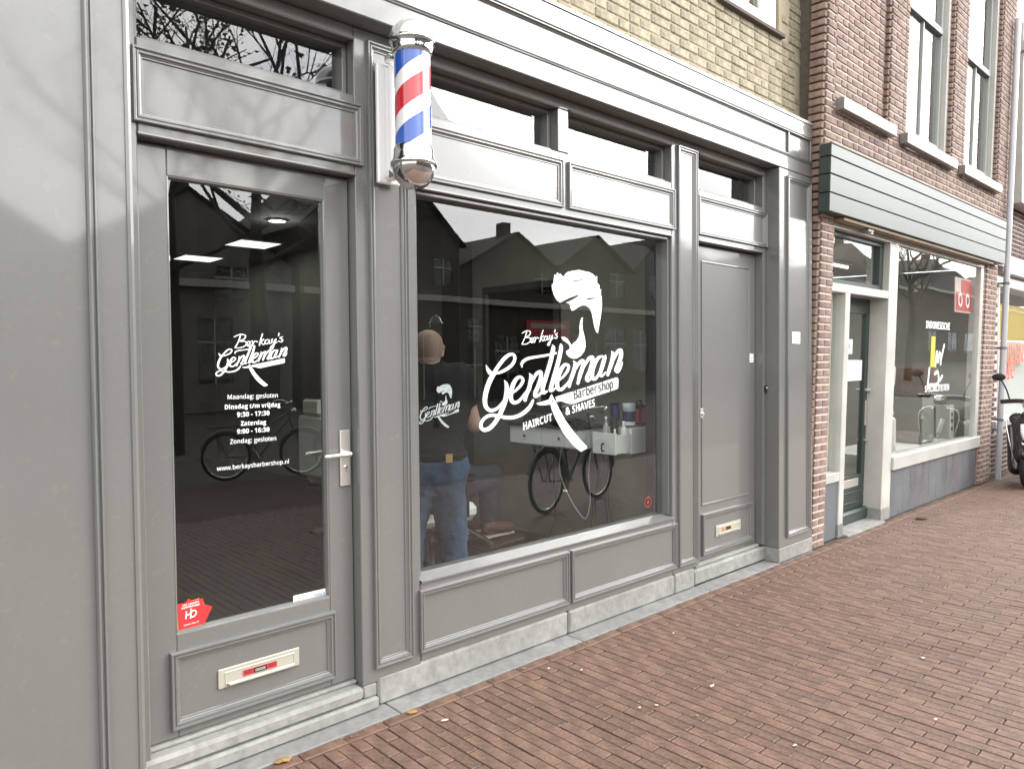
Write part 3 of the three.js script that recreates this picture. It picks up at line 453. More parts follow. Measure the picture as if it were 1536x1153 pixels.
  const vane = []; for (let k = 0; k < 6; k++) vane.push(box(0.27 + k * 0.05, 0.3 + k * 0.05, 0.6, 2.2, -0.16, -0.13, 0.006)); B(sl, 'curtain_strip', vane, mat({ color: col(0.7, 0.72, 0.66), roughness: 0.9 }));
  const tw = sub(b2, 'door_transom');
  B(tw, 'window_frame', [box(0.26, 1.528, 2.276, 2.325, -0.15, -0.08, 0.003), box(0.26, 1.528, 2.7, 2.744, -0.15, -0.08, 0.003), box(1.44, 1.528, 2.326, 2.699, -0.15, -0.08, 0.003)], green); B(tw, 'pane', quad(0.26, 1.44, 2.325, 2.7, -0.11), M.glassClear);
  const dr = sub(b2, 'green_door'), dz = -0.19;
  B(dr, 'door_leaf', [box(0.655, 0.78, 0.14, 2.198, dz - 0.05, dz, 0.004), box(1.45, 1.528, 0.14, 2.198, dz - 0.05, dz, 0.004), box(0.78, 1.45, 2.05, 2.198, dz - 0.05, dz, 0.004), box(0.78, 1.45, 0.14, 0.47, dz - 0.05, dz, 0.004), box(0.655, 1.528, 0.02, 0.138, dz - 0.05, dz + 0.05, 0.02), box(0.66, 1.44, 0.2, 0.215, dz, dz + 0.015, 0.004), box(0.66, 1.44, 0.3, 0.315, dz, dz + 0.015, 0.004)], green);
  B(dr, 'pane', quad(0.78, 1.45, 0.47, 2.05, dz - 0.02), M.glassClear);
  B(dr, 'letter_plate', [box(0.95, 1.36, 0.36, 0.44, dz + 0.001, dz + 0.012, 0.003)], M.steel);
  B(dr, 'door_handle', [box(1.475, 1.51, 0.95, 1.2, dz, dz + 0.01, 0.003), rod([1.49, 1.3, dz], [1.49, 1.3, dz + 0.05], 0.02), rod([1.5, 0.8, dz], [1.5, 0.8, dz + 0.03], 0.012)], M.steel);
  B(dr, 'door_step', box(0.655, 1.528, -0.02, 0.018, -0.3, 0.03, 0.004), M.stone);
  B(dr, 'open_card', box(0.86, 1.16, 1.66, 1.8, dz - 0.012, dz - 0.008, 0), mat({ color: col(0.72, 0.73, 0.72), roughness: 0.5 }));
  B(dr, 'open_print', [lettering('OPEN', 'bold', 0.93, 1.705, 1.1, 1.705, dz - 0.0065, 1.1)], mat({ color: col(0.16, 0.17, 0.2), roughness: 0.6 }));
  B(dr, 'notice_sheet', box(0.97, 1.4, 1.4, 1.6, dz - 0.012, dz - 0.008, 0), mat({ color: col(0.76, 0.77, 0.8), roughness: 0.5 }));
  B(dr, 'notice_lines', [0, 1, 2, 3].map((k) => box(1.02, 1.1 + 0.04 * (k % 2), 1.56 - k * 0.035, 1.564 - k * 0.035, dz - 0.0078, dz - 0.0072, 0)), M.dark);
  // lettering and transfers on the display window
  const zg = -0.046;
  B(wn, 'window_lettering', [lettering('INDONESISCHE', 'bold', 2.68, 1.945, 3.46, 1.945, zg, 1.05), lettering('SPECIALITEITEN', 'bold', 2.72, 1.245, 3.52, 1.245, zg, 0.95)], M.vinyl);
  B(wn, 'yellow_transfer', [box(2.86, 2.99, 1.52, 1.86, zg, zg + 0.001, 0)], mat({ color: col(0.6, 0.47, 0.03), roughness: 0.5 }));
  B(wn, 'script_transfer', [[[3.02, 1.52], [3.06, 1.72], [3.09, 1.55], [3.16, 1.7], [3.2, 1.54]], [[2.8, 1.3], [2.84, 1.52]], [[2.82, 1.32], [3.14, 1.34], [3.12, 1.46], [3.0, 1.44]], [[3.2, 1.6], [3.3, 1.78]], [[3.18, 1.36], [3.28, 1.42]]].map((p) => tube(p.map(([a, b]) => [a, b, zg]), 0.022, 16, 6)).map((g) => g.scale(1, 1, 0.04).translate(0, 0, zg * 0.96)), M.vinyl);
  // inside the shop
  const inn = sub(b2, 'shop_room');
  B(inn, 'room_floor', box(0.1, 5.2, -0.02, 0.06, -4, -0.25, 0), mat({ color: col(0.2, 0.19, 0.17), roughness: 0.6 }));
  B(inn, 'room_wall', [box(0.0, 0.1, 0, 2.8, -4, -0.25, 0), box(5.2, 5.3, 0, 2.8, -4, -0.25, 0), box(0, 5.3, 0, 2.8, -4.1, -4, 0)], mat({ color: col(0.5, 0.5, 0.47), roughness: 0.9, map: T.plaster }));
  B(inn, 'room_ceiling', box(0, 5.3, 2.82, 2.83, -4.1, -0.3, 0), mat({ color: col(0.6, 0.6, 0.57), roughness: 0.9 }));
  B(inn, 'window_shelf', box(1.8, 4.46, 0.5, 0.6, -0.75, -0.17, 0.004), mat({ color: col(0.45, 0.46, 0.44), roughness: 0.6 }));
}
// things on show behind that window
function at2(x, y, z) { return new THREE.Vector3(x, y, z).applyMatrix4(b2.matrixWorld).toArray(); }
{
  for (const [x, z] of [[1.0, -1.3], [3.0, -1.3]]) {
    const p = at2(x, 2.76, z), l = thing('tube_lamp', p, x < 2 ? 'lit tube lamp on the shop ceiling behind the green door' : 'lit tube lamp on the ceiling behind the brick shop display window', 'light');
    B(l, 'lamp_housing', box(-0.62, 0.62, 0.012, 0.05, -0.06, 0.06, 0.004), M.whiteGloss); B(l, 'lamp_tube', rod([-0.6, 0, 0], [0.6, 0, 0], 0.014, 0.014, 12), new THREE.MeshStandardMaterial({ color: 0xffffff, emissive: col(1, 0.98, 0.95), emissiveIntensity: 1.3 }));
    const a = new THREE.RectAreaLight(new THREE.Color(1, 0.98, 0.95), 60, 1.2, 0.06); a.position.set(p[0], p[1] - 0.03, p[2]); a.lookAt(p[0], 0, p[2]); a.name = 'tube_light'; scene.add(a);
  }
  const sgn = thing('hanging_sign', at2(4.13, 2.15, -0.1), 'red and white sign with round white figures hanging behind the brick shop window', 'sign');
  B(sgn, 'sign_board', box(-0.32, 0.32, 0.02, 0.44, -0.012, 0, 0.003), mat({ color: col(0.62, 0.5, 0.47), roughness: 0.5 }));
  B(sgn, 'red_field', [box(-0.1, 0.3, 0.27, 0.42, 0.001, 0.003, 0), box(-0.3, 0.3, 0.04, 0.265, 0.001, 0.003, 0)], mat({ color: col(0.5, 0.05, 0.05), roughness: 0.5 }));
  B(sgn, 'white_figure', [-0.15, 0.13].map((x) => planarUV(new THREE.TorusGeometry(0.062, 0.016, 8, 24).scale(1, 1.15, 0.2).translate(x, 0.17, 0.006))), M.vinyl);
  const pot = thing('brown_basket', at2(3.5, 0.601, -0.42), 'brown woven pot standing on a dark stand in the brick shop window', 'basket');
  B(pot, 'basket_body', lathe([[0.001, 0.55], [0.2, 0.55], [0.24, 0.62], [0.27, 0.8], [0.28, 0.88], [0.25, 0.9], [0.24, 0.86], [0.001, 0.6]]), mat({ color: col(0.2, 0.11, 0.06), roughness: 0.8, map: T.denim }));
  B(pot, 'stand', [box(-0.2, 0.2, 0, 0.549, -0.18, 0.18, 0.01)], mat({ color: col(0.14, 0.14, 0.12), roughness: 0.7 }));
  const fig = thing('white_figurine', at2(2.36, 0.601, -0.3), 'slender white carved figurine in the brick shop window beside the white post', 'figurine');
  B(fig, 'base', lathe([[0.001, 0], [0.1, 0], [0.1, 0.35], [0.07, 0.38], [0.001, 0.38]], 20), M.white); B(fig, 'body', lathe([[0.001, 0.38], [0.08, 0.4], [0.06, 0.6], [0.09, 0.75], [0.1, 0.9], [0.05, 1.0], [0.05, 1.04], [0.07, 1.1], [0.06, 1.17], [0.03, 1.23], [0.001, 1.28]], 20), M.white);
  const st = thing('white_stand', at2(4.3, 0.601, -0.3), 'narrow white display stand at the right end of the brick shop window', 'stand');
  B(st, 'column', box(-0.08, 0.08, 0, 0.42, -0.08, 0.08, 0.004), M.white); B(st, 'dots', [0.12, 0.22, 0.3].map((y) => ball(0, y, 0.08, 0.03, 1, 1, 0.1)), M.dark);
  const cab = thing('glass_shelf_unit', at2(1.15, 0.061, -0.75), 'white shelf unit with dark pots seen through the green door', 'shelves');
  B(cab, 'upright', box(-0.45, -0.42, 0, 1.5, -0.2, 0.2, 0.003), M.white); B(cab, 'upright', box(0.42, 0.45, 0, 1.5, -0.2, 0.2, 0.003), M.white);
  for (const y of [0.3, 0.66, 1.02, 1.4]) B(cab, 'shelf', box(-0.42, 0.42, y, y + 0.025, -0.2, 0.2, 0.003), M.white);
  for (const [x, y, s] of [[-0.2, 0.685, 0.1], [0.1, 0.685, 0.12], [0.25, 1.045, 0.1], [-0.1, 1.045, 0.09], [0.05, 0.325, 0.13]]) B(cab, 'pot', lathe([[0.001, 0], [s * 0.6, 0], [s, s], [s * 0.7, s * 1.8], [s * 0.5, s * 2], [0.001, s * 2]], 16).translate(x, y, 0), mat({ color: col(0.09, 0.05, 0.03), roughness: 0.5 }));
}
{ // down pipe between the houses
  const dp = thing('drain_pipe', [11.36, 0, 0.15], 'grey drain pipe running down beside the brick pier', 'pipe');
  B(dp, 'pipe', tube([[0, 0, 0], [0.0, 1.5, 0.045], [0.0, 3.0, 0.09], [0, 6, 0.18]], 0.036, 20, 14), mat({ color: col(0.5, 0.51, 0.54), roughness: 0.4, metalness: 0.2 }));
  for (const y of [0.8, 1.75, 2.6]) B(dp, 'clamp', [lathe([[0.037, -0.015], [0.043, -0.015], [0.043, 0.015], [0.037, 0.015]], 18).translate(0, y, y * 0.03), box(-0.012, 0.012, y - 0.015, y + 0.015, y * 0.03 - 0.12, y * 0.03 - 0.036, 0)], mat({ color: col(0.16, 0.16, 0.18), roughness: 0.5 }));
}
// ---------- the next house ----------
{
  const b3 = thing('white_banded_house', [14, 0, 0.05], 'dark brick house with white bay and white band over its shop window', 'building');
  const C = (n, g, m, par = b3) => part(par, n, g, m), z = 0.05, x0 = 11.48, x1 = 17, r = rngOf(9), list = [];
  C('wall', [box(x0, x1, 0, 0.66, -0.3, z - 0.007, 0), box(x0, x1, 3.02, 7.5, -0.3, z - 0.007, 0), box(x0, x0 + 0.25, 0.66, 3.02, -0.3, z - 0.007, 0), box(x1 - 0.5, x1, 0.66, 3.02, -0.3, z - 0.007, 0)], M.mortarPale);
  const bw = group(b3, 'brickwork'), geos = [box(-0.104, 0.104, -0.025, 0.025, -0.04, 0, 0.004), box(-0.049, 0.049, -0.025, 0.025, -0.04, 0, 0.004)];
  const tones = [[0.1, 0.045, 0.045], [0.085, 0.04, 0.042], [0.125, 0.055, 0.05], [0.15, 0.09, 0.07]].map((c) => mat({ color: col(...c), map: T.clay, roughness: 0.8 }));
  for (let n = 0; n < 100; n++) for (let x = x0, k = n % 2; x < 13.4; k++) { const y = n * 0.064 + 0.03, g = k % 2, l = g ? 0.098 : 0.208; if (y < 0.6 || (y > 3.03 && y < 3.9) || (y > 3.9 && x < 11.9) || x < x0 + 0.02) list.push({ x: x + l / 2, y, z: z + (r() - 0.5) * 0.004, sx: l, sy: 0.05, sz: 0, g, tone: Math.floor(r() * 4) }); x += l + 0.012; }
  pieces(bw, 'brick', 'brick_field', list, geos, tones, (p) => p, 200, NZ);
  C('white_band', [box(x0 - 0.02, x1, 2.76, 3.0, -0.2, z + 0.12, 0.01), box(x0, x1, 2.6, 2.759, -0.2, z + 0.03, 0.005)], M.white);
  const w = group(b3, 'display_window');
  C('sill', box(x0, x1, 0.66, 0.76, -0.25, z + 0.05, 0.006), M.white, w); C('window_frame', [box(x0 + 0.25, x0 + 0.33, 0.76, 2.6, -0.1, z, 0.004), box(x1 - 0.6, x1 - 0.5, 0.76, 2.6, -0.1, z, 0.004)], M.white, w);
  C('pane', quad(x0 + 0.33, x1 - 0.6, 0.76, 2.6, -0.03), M.glassClear, w);
  C('yellow_poster', [box(x0 + 0.36, 14, 1.88, 2.4, -0.1, -0.08, 0)], mat({ color: col(0.5, 0.36, 0.06), roughness: 0.6 }), w);
  C('white_film', [box(x0 + 0.34, 15, 0.78, 1.86, -0.12, -0.1, 0)], mat({ color: col(0.55, 0.57, 0.55), roughness: 0.7 }), w);
  C('red_lettering', [lettering('KEUKENS', 'bold', 12.0, 1.54, 13.6, 1.54, -0.025, 1.1), lettering('sale', 'serif', 12.0, 1.28, 12.9, 1.32, -0.025, 0.9, 0.3)], mat({ color: col(0.7, 0.12, 0.05), roughness: 0.5 }), w);
  C('shop_back', [box(x0, x1, 0.0, 3.0, -1.6, -1.5, 0), box(x0, x1, 2.62, 2.75, -1.5, -0.2, 0)], mat({ color: col(0.4, 0.36, 0.28), roughness: 0.9 }), w);
  const bay = group(b3, 'bay_window');
  C('bay_frame', [box(12.05, 12.2, 3.75, 6.2, z, 0.24, 0.008), box(12.2, 15, 3.75, 4.05, z, 0.24, 0.008), box(12.2, 15, 5.5, 5.75, z, 0.24, 0.008), box(13.2, 13.35, 4.05, 5.5, z, 0.24, 0.008), box(12.0, 15.1, 5.8, 5.95, z, 0.32, 0.01)], M.white, bay);
  C('pane', quad(12.2, 13.2, 4.05, 5.5, 0.16), M.glass, bay); C('curtain', box(12.1, 15, 3.9, 5.6, -0.1, 0.06, 0), M.white, bay);
}
// ---------- what the panes and the paint mirror: the houses, trees, lamps and bicycles across the street ----------
const roofMats = [[0.032, 0.026, 0.02], [0.042, 0.03, 0.022], [0.03, 0.027, 0.024], [0.07, 0.03, 0.024]].map((c) => mat({ color: col(...c), roughness: 0.8, map: T.clay, side: THREE.DoubleSide }));
const wallMats = [[0.085, 0.066, 0.05], [0.24, 0.232, 0.21], [0.1, 0.085, 0.068], [0.07, 0.05, 0.042], [0.17, 0.155, 0.13]].map((c) => mat({ color: col(...c), roughness: 0.9, map: T.stone }));
const roomPlaster = mat({ color: col(0.4, 0.39, 0.36), roughness: 0.9, map: T.plaster }), trim = mat({ color: col(0.4, 0.385, 0.34), roughness: 0.6 });
const ZO = 23;
function rowHouse(o) {
  const { x0, x1, eave, ridge, wall, roof, hip = 2.4, name = 'row_house', label } = o, xm = (x0 + x1) / 2;
  const h = thing(name, [xm, 0, ZO], label, 'building', 'houses across the street'), P = (n, g, m, par = h) => part(par, n, g, m);
  const face = () => new THREE.Shape([[x0, 0], [x1, 0], [x1, eave], ...(o.gable ? [[xm, ridge - 0.12]] : []), [x0, eave]].map((p) => new THREE.Vector2(...p))), front = face();
  front.holes = o.windows.filter((w) => w[4] !== 'dormer').map(([wx, wy, ww, wh]) => new THREE.Path([[wx, wy], [wx, wy + wh], [wx + ww, wy + wh], [wx + ww, wy]].map((p) => new THREE.Vector2(...p))));
  const slab = (s, z) => planarUV(new THREE.ExtrudeGeometry(s, { depth: 0.28, bevelEnabled: false }).translate(0, 0, z));
  P('wall', [slab(front, ZO), slab(face(), ZO + 8.7), box(x0, x0 + 0.2, 0, eave, ZO + 0.29, ZO + 8.69, 0), box(x1 - 0.2, x1, 0, eave, ZO + 0.29, ZO + 8.69, 0)], wallMats[wall]);
  P('room_wall', [box(x0 + 0.2, x1 - 0.2, 0.0, 0.05, ZO + 0.29, ZO + 5, 0), box(x0 + 0.2, x1 - 0.2, 0.05, eave - 0.1, ZO + 5, ZO + 5.1, 0), box(x0 + 0.2, x1 - 0.2, 3.5, 3.6, ZO + 0.29, ZO + 5, 0)], roomPlaster);
  const e = 0.25, zf = ZO - 0.3, zr = ZO + (o.gable ? -0.2 : hip), zb = ZO + 9;
  const rf = P('roof', polyGeo([[[x1 + e, eave, zf], [x0 - e, eave, zf], [xm, ridge, zr]], [[x0 - e, eave, zf], [x0 - e, eave, zb], [xm, ridge, zb], [xm, ridge, zr]], [[x1 + e, eave, zb], [x1 + e, eave, zf], [xm, ridge, zr], [xm, ridge, zb]]].slice(o.gable ? 1 : 0)), roofMats[roof]);
  if (o.chimney !== false) P('chimney', box(xm - 0.25, xm + 0.25, ridge - 0.6, ridge + 0.55, zr + 0.8, zr + 1.3, 0.01), wallMats[3], rf);
  const ch = o.gable ? 4.62 : eave; P('cornice', box(x0, x1, ch - 0.28, ch - 0.02, ZO - 0.32, ZO - 0.002, 0.01), trim);
  for (const [wx, wy, ww, wh, kind] of o.windows) {
    const w = group(h, kind === 'door' ? 'door' : kind === 'dormer' ? 'dormer' : 'window'), zz = kind === 'dormer' ? ZO + 0.35 : ZO + 0.06;
    if (kind === 'dormer') P('dormer_box', [box(wx - 0.3, wx + ww + 0.3, wy - 0.25, wy + wh + 0.3, zz + 0.02, zz + 2.2, 0.01), box(wx - 0.4, wx + ww + 0.4, wy + wh + 0.3, wy + wh + 0.4, zz - 0.1, zz + 2.3, 0.01)], mat({ color: col(0.1, 0.095, 0.082), roughness: 0.7 }), w);
    P('frame', [box(wx - 0.1, wx, wy - 0.1, wy + wh + 0.1, zz - 0.05, zz + 0.015, 0.005), box(wx + ww, wx + ww + 0.1, wy - 0.1, wy + wh + 0.1, zz - 0.05, zz + 0.015, 0.005), box(wx, wx + ww, wy - 0.1, wy, zz - 0.05, zz + 0.015, 0.005), box(wx, wx + ww, wy + wh, wy + wh + 0.1, zz - 0.05, zz + 0.015, 0.005), box(wx + ww / 2 - 0.03, wx + ww / 2 + 0.03, wy, wy + wh, zz - 0.04, zz + 0.015, 0.004), box(wx, wx + ww, wy + wh * 0.62, wy + wh * 0.62 + 0.06, zz - 0.045, zz + 0.01, 0.004)], trim, w);
    if (kind === 'door') P('door_leaf', box(wx, wx + ww, wy - 0.1, wy + wh, zz - 0.012, zz + 0.012, 0), roofMats[2], w); else P('pane', quad(wx, wx + ww, wy, wy + wh, zz + 0.005), M.glassClear, w);
  }
  return h;
}
rowHouse({ x0: -7.5, x1: -1.2, eave: 5.4, ridge: 8.6, wall: 2, roof: 0, windows: [[-6.6, 0.9, 1.4, 2.1], [-4.4, 0.9, 1.4, 2.1], [-2.6, 0.1, 1, 2.5, 'door']], label: 'brown brick row house across the street left of the pale brick one' });
rowHouse({ x0: -1.2, x1: 5.2, eave: 5.2, ridge: 8.2, wall: 4, roof: 2, windows: [[-0.4, 0.9, 1.4, 2.2], [1.8, 0.9, 1.4, 2.2], [4, 0.1, 1, 2.5, 'door'], [0.6, 3.7, 1.2, 1.1]], label: 'pale brick row house with one small upper window across the street' });
rowHouse({ x0: 5.4, x1: 12.75, eave: 5.35, ridge: 7.75, gable: true, wall: 1, roof: 3, windows: [[6.0, 1.0, 1.25, 2.3], [8.15, 1.0, 0.6, 2.3], [9.3, 1.0, 1.25, 2.3], [9.96, 3.95, 1.1, 1.2], [7.6, 3.95, 1.1, 1.2], [11.3, 0.1, 1, 2.6, 'door']], label: 'white plastered gable house with red roof across the street' });
rowHouse({ x0: 13.1, x1: 20.9, eave: 6.9, ridge: 10.9, gable: true, chimney: false, wall: 3, roof: 0, windows: [[14, 0.9, 1.3, 2.3], [16, 0.9, 1.3, 2.3], [18.4, 0.1, 1.1, 2.8, 'door'], [19.5, 5.1, 1.0, 1.2], [15.6, 5.1, 1.2, 1.3]], label: 'tall dark brick gable house across the street' });
rowHouse({ x0: 20.9, x1: 27.6, eave: 6.0, ridge: 7.95, gable: true, wall: 2, roof: 1, windows: [[22.9, 0.9, 1.6, 2.0], [21.3, 0.1, 0.9, 2.2, 'door'], [21.3, 2.6, 0.9, 1.1], [25.6, 5.1, 1.2, 1.05]], label: 'low brick gable house with a chimney across the street' });
rowHouse({ x0: 27.6, x1: 33.0, eave: 6.6, ridge: 8.5, gable: true, chimney: false, wall: 0, roof: 0, windows: [[28.4, 0.9, 1.0, 2.2], [29.8, 0.1, 1, 2.6, 'door'], [31.0, 1.1, 1.7, 2.4], [31.4, 5.25, 1.3, 1.35]], label: 'low brown gable house with one attic window across the street' });
rowHouse({ x0: 33.0, x1: 39, eave: 6.6, ridge: 9.0, gable: true, chimney: false, wall: 2, roof: 1, windows: [[33.4, 1.1, 1.5, 2.4], [36, 0.1, 1, 2.6, 'door'], [35, 5.25, 1.2, 1.35]], label: 'gable house with tall pale framed windows across the street' });
rowHouse({ x0: 39, x1: 47, eave: 6.2, ridge: 9.4, wall: 1, roof: 2, windows: [[40, 0.9, 2.2, 2.4], [42.6, 0.9, 2.4, 2.4], [39.4, 4, 1.4, 1.6], [42.6, 4, 1.4, 1.6], [45.5, 0.1, 1, 2.6, 'door']], label: 'broad white house with upper windows far along the street' });
rowHouse({ x0: 47, x1: 57, eave: 6, ridge: 9.8, wall: 0, roof: 3, windows: [[48, 0.9, 2, 2.2], [51, 0.9, 2, 2.2], [54.5, 0.1, 1, 2.6, 'door'], [49, 4, 1.3, 1.5]], label: 'brick house with red roof far along the street' });
rowHouse({ x0: 57, x1: 76, eave: 7, ridge: 10.5, wall: 4, roof: 0, windows: [[59, 0.9, 3, 2.2], [64, 0.9, 3, 2.2], [69, 0.9, 3, 2.2], [60, 4.2, 2, 1.6], [66, 4.2, 2, 1.6]], label: 'long pale house at the far end of the street' });
rowHouse({ x0: 76, x1: 100, eave: 7.4, ridge: 11, wall: 2, roof: 0, windows: [[80, 0.9, 3, 2.2], [86, 0.9, 3, 2.2], [92, 0.9, 3, 2.2]], label: 'long brown terrace far down the street' });
rowHouse({ x0: 100, x1: 150, eave: 8, ridge: 12, wall: 4, roof: 1, windows: [[105, 0.9, 5, 2.5], [118, 0.9, 5, 2.5], [132, 0.9, 5, 2.5]], label: 'pale terrace closing the far end of the street' });
rowHouse({ x0: 150, x1: 260, eave: 9, ridge: 13, wall: 2, roof: 0, windows: [[160, 0.9, 8, 3], [190, 0.9, 8, 3]], label: 'very long brown terrace on the skyline of the street' });
{ // red shop sign on the fourth house
  const s = thing('shop_sign', [27.1, 0, ZO], 'red and white shop sign board over a window across the street', 'sign');
  part(s, 'sign_board', box(24.9, 28.1, 2.9, 3.75, ZO - 0.14, ZO - 0.06, 0.01), mat({ color: col(0.45, 0.05, 0.045), roughness: 0.5 })); part(s, 'white_band', box(25.2, 27.8, 3.35, 3.6, ZO - 0.16, ZO - 0.142, 0), trim);
}
// trees: bare limbs with a few leaves
const bark = mat({ color: col(0.055, 0.047, 0.038), roughness: 0.95, map: T.clay }), leafMats = [mat({ color: col(0.1, 0.075, 0.02), roughness: 0.7, side: THREE.DoubleSide }), mat({ color: col(0.055, 0.06, 0.018), roughness: 0.7, side: THREE.DoubleSide })];
function tree(x, z, height, thick, seed, leaves, label) {
  const r = rngOf(seed), limbs = [], tips = [], trunkG = [];
  const t = thing('street_tree', [x, 0, z], label, 'tree', 'bare trees along the street');
  function limb(p, dir, len, rad, depth) {
    const pts = [p.clone()], d = dir.clone(), n = 3; let q = p.clone();
    for (let i = 0; i < n; i++) { d.x += (r() - 0.5) * 0.36; d.y += (r() - 0.5) * 0.22 + 0.07; d.z += (r() - 0.5) * 0.36; d.normalize(); q = q.clone().addScaledVector(d, len / n); pts.push(q); }
    for (let i = 0; i < n; i++) limbs.push(rod(pts[i].toArray(), pts[i + 1].toArray(), rad * (1 - i * 0.18), rad * (1 - (i + 1) * 0.18), depth < 2 ? 8 : depth < 4 ? 5 : 3));
    if (depth >= 3) tips.push(...pts.slice(1));
    if (depth >= 5 || rad < 0.006) return;
    const kids = depth === 0 ? 5 : 2 + Math.floor(r() * 1.6);
    for (let k = 0; k < kids; k++) {
      const at = pts[1 + Math.floor(r() * n)], a = r() * 6.283, sp = 0.5 + r() * 0.5, nd = d.clone().multiplyScalar(0.8).add(new THREE.Vector3(Math.cos(a) * sp, 0.05 + (r() - 0.3) * 0.5, Math.sin(a) * sp)).normalize();
      limb(at, nd, len * (0.55 + r() * 0.25), rad * (0.46 + r() * 0.16), depth + 1);
    }
  }
  trunkG.push(rod([0, -0.05, 0], [0.04, height * 0.18, 0.02], thick * 1.25, thick, 12), rod([0.04, height * 0.18, 0.02], [0.0, height * 0.36, 0.05], thick, thick * 0.86, 12));
  limb(new THREE.Vector3(0, height * 0.36, 0.05), new THREE.Vector3(0.05, 1, 0), height * 0.3, thick * 0.8, 0);
  for (let k = 0; k < 4; k++) { const a = k * 1.57 + r(); limb(new THREE.Vector3(0, height * (0.34 + 0.05 * k), 0.05), new THREE.Vector3(Math.cos(a), 0.55, Math.sin(a)).normalize(), height * 0.3, thick * 0.45, 1); }
  part(t, 'trunk', trunkG, bark, { local: true }); part(t, 'crown', limbs, bark, { local: true });
  const lg = [[], []];
  for (let k = 0; k < leaves; k++) { const p = tips[Math.floor(r() * tips.length)], s = 0.04 + r() * 0.05, g = polyGeo([[[-s, 0, 0], [0, -s * 0.6, s * 0.3], [s, 0, 0], [0, s * 0.6, -s * 0.2]]]); g.rotateX(r() * 6).rotateY(r() * 6).translate(p.x + (r() - 0.5) * 0.3, p.y + (r() - 0.5) * 0.3, p.z + (r() - 0.5) * 0.3); lg[k % 2].push(g); }
  lg.forEach((g, i) => g.length && (part(t, 'leaves', g, leafMats[i], { local: true }).userData.kind = 'stuff'));
}
tree(7.5, 14, 11.5, 0.2, 11, 1500, 'thick trunked bare tree before the white gable house across the street');
tree(4.6, 11, 10, 0.1, 12, 260, 'slim bare tree across the street beside a thicker one');
tree(30.5, 13.5, 8.6, 0.14, 23, 900, 'leafy tipped tree before the brown gable house with one attic window');
tree(39, 10.5, 10, 0.16, 45, 300, 'bare tree far along the street near the broad white house');
{ // street lantern
  const l = thing('street_lantern', [11.3, 0, 12], 'old style lantern on a slim post across the street', 'street lamp');
  part(l, 'post', [rod([0, 0, 0], [0, 2.1, 0], 0.05, 0.035), rod([0, 0, 0], [0, 0.4, 0], 0.09, 0.06)], M.gloss, { local: true });
  part(l, 'lantern_glass', lathe([[0.09, 2.2], [0.17, 2.62]], 6), M.glassClear, { local: true }); part(l, 'lantern_cap', lathe([[0.05, 2.1], [0.09, 2.2], [0.001, 2.2]], 6).clone(), M.gloss, { local: true }); part(l, 'lantern_roof', lathe([[0.19, 2.62], [0.1, 2.78], [0.02, 2.84], [0.001, 2.92]], 6), M.gloss, { local: true });
}
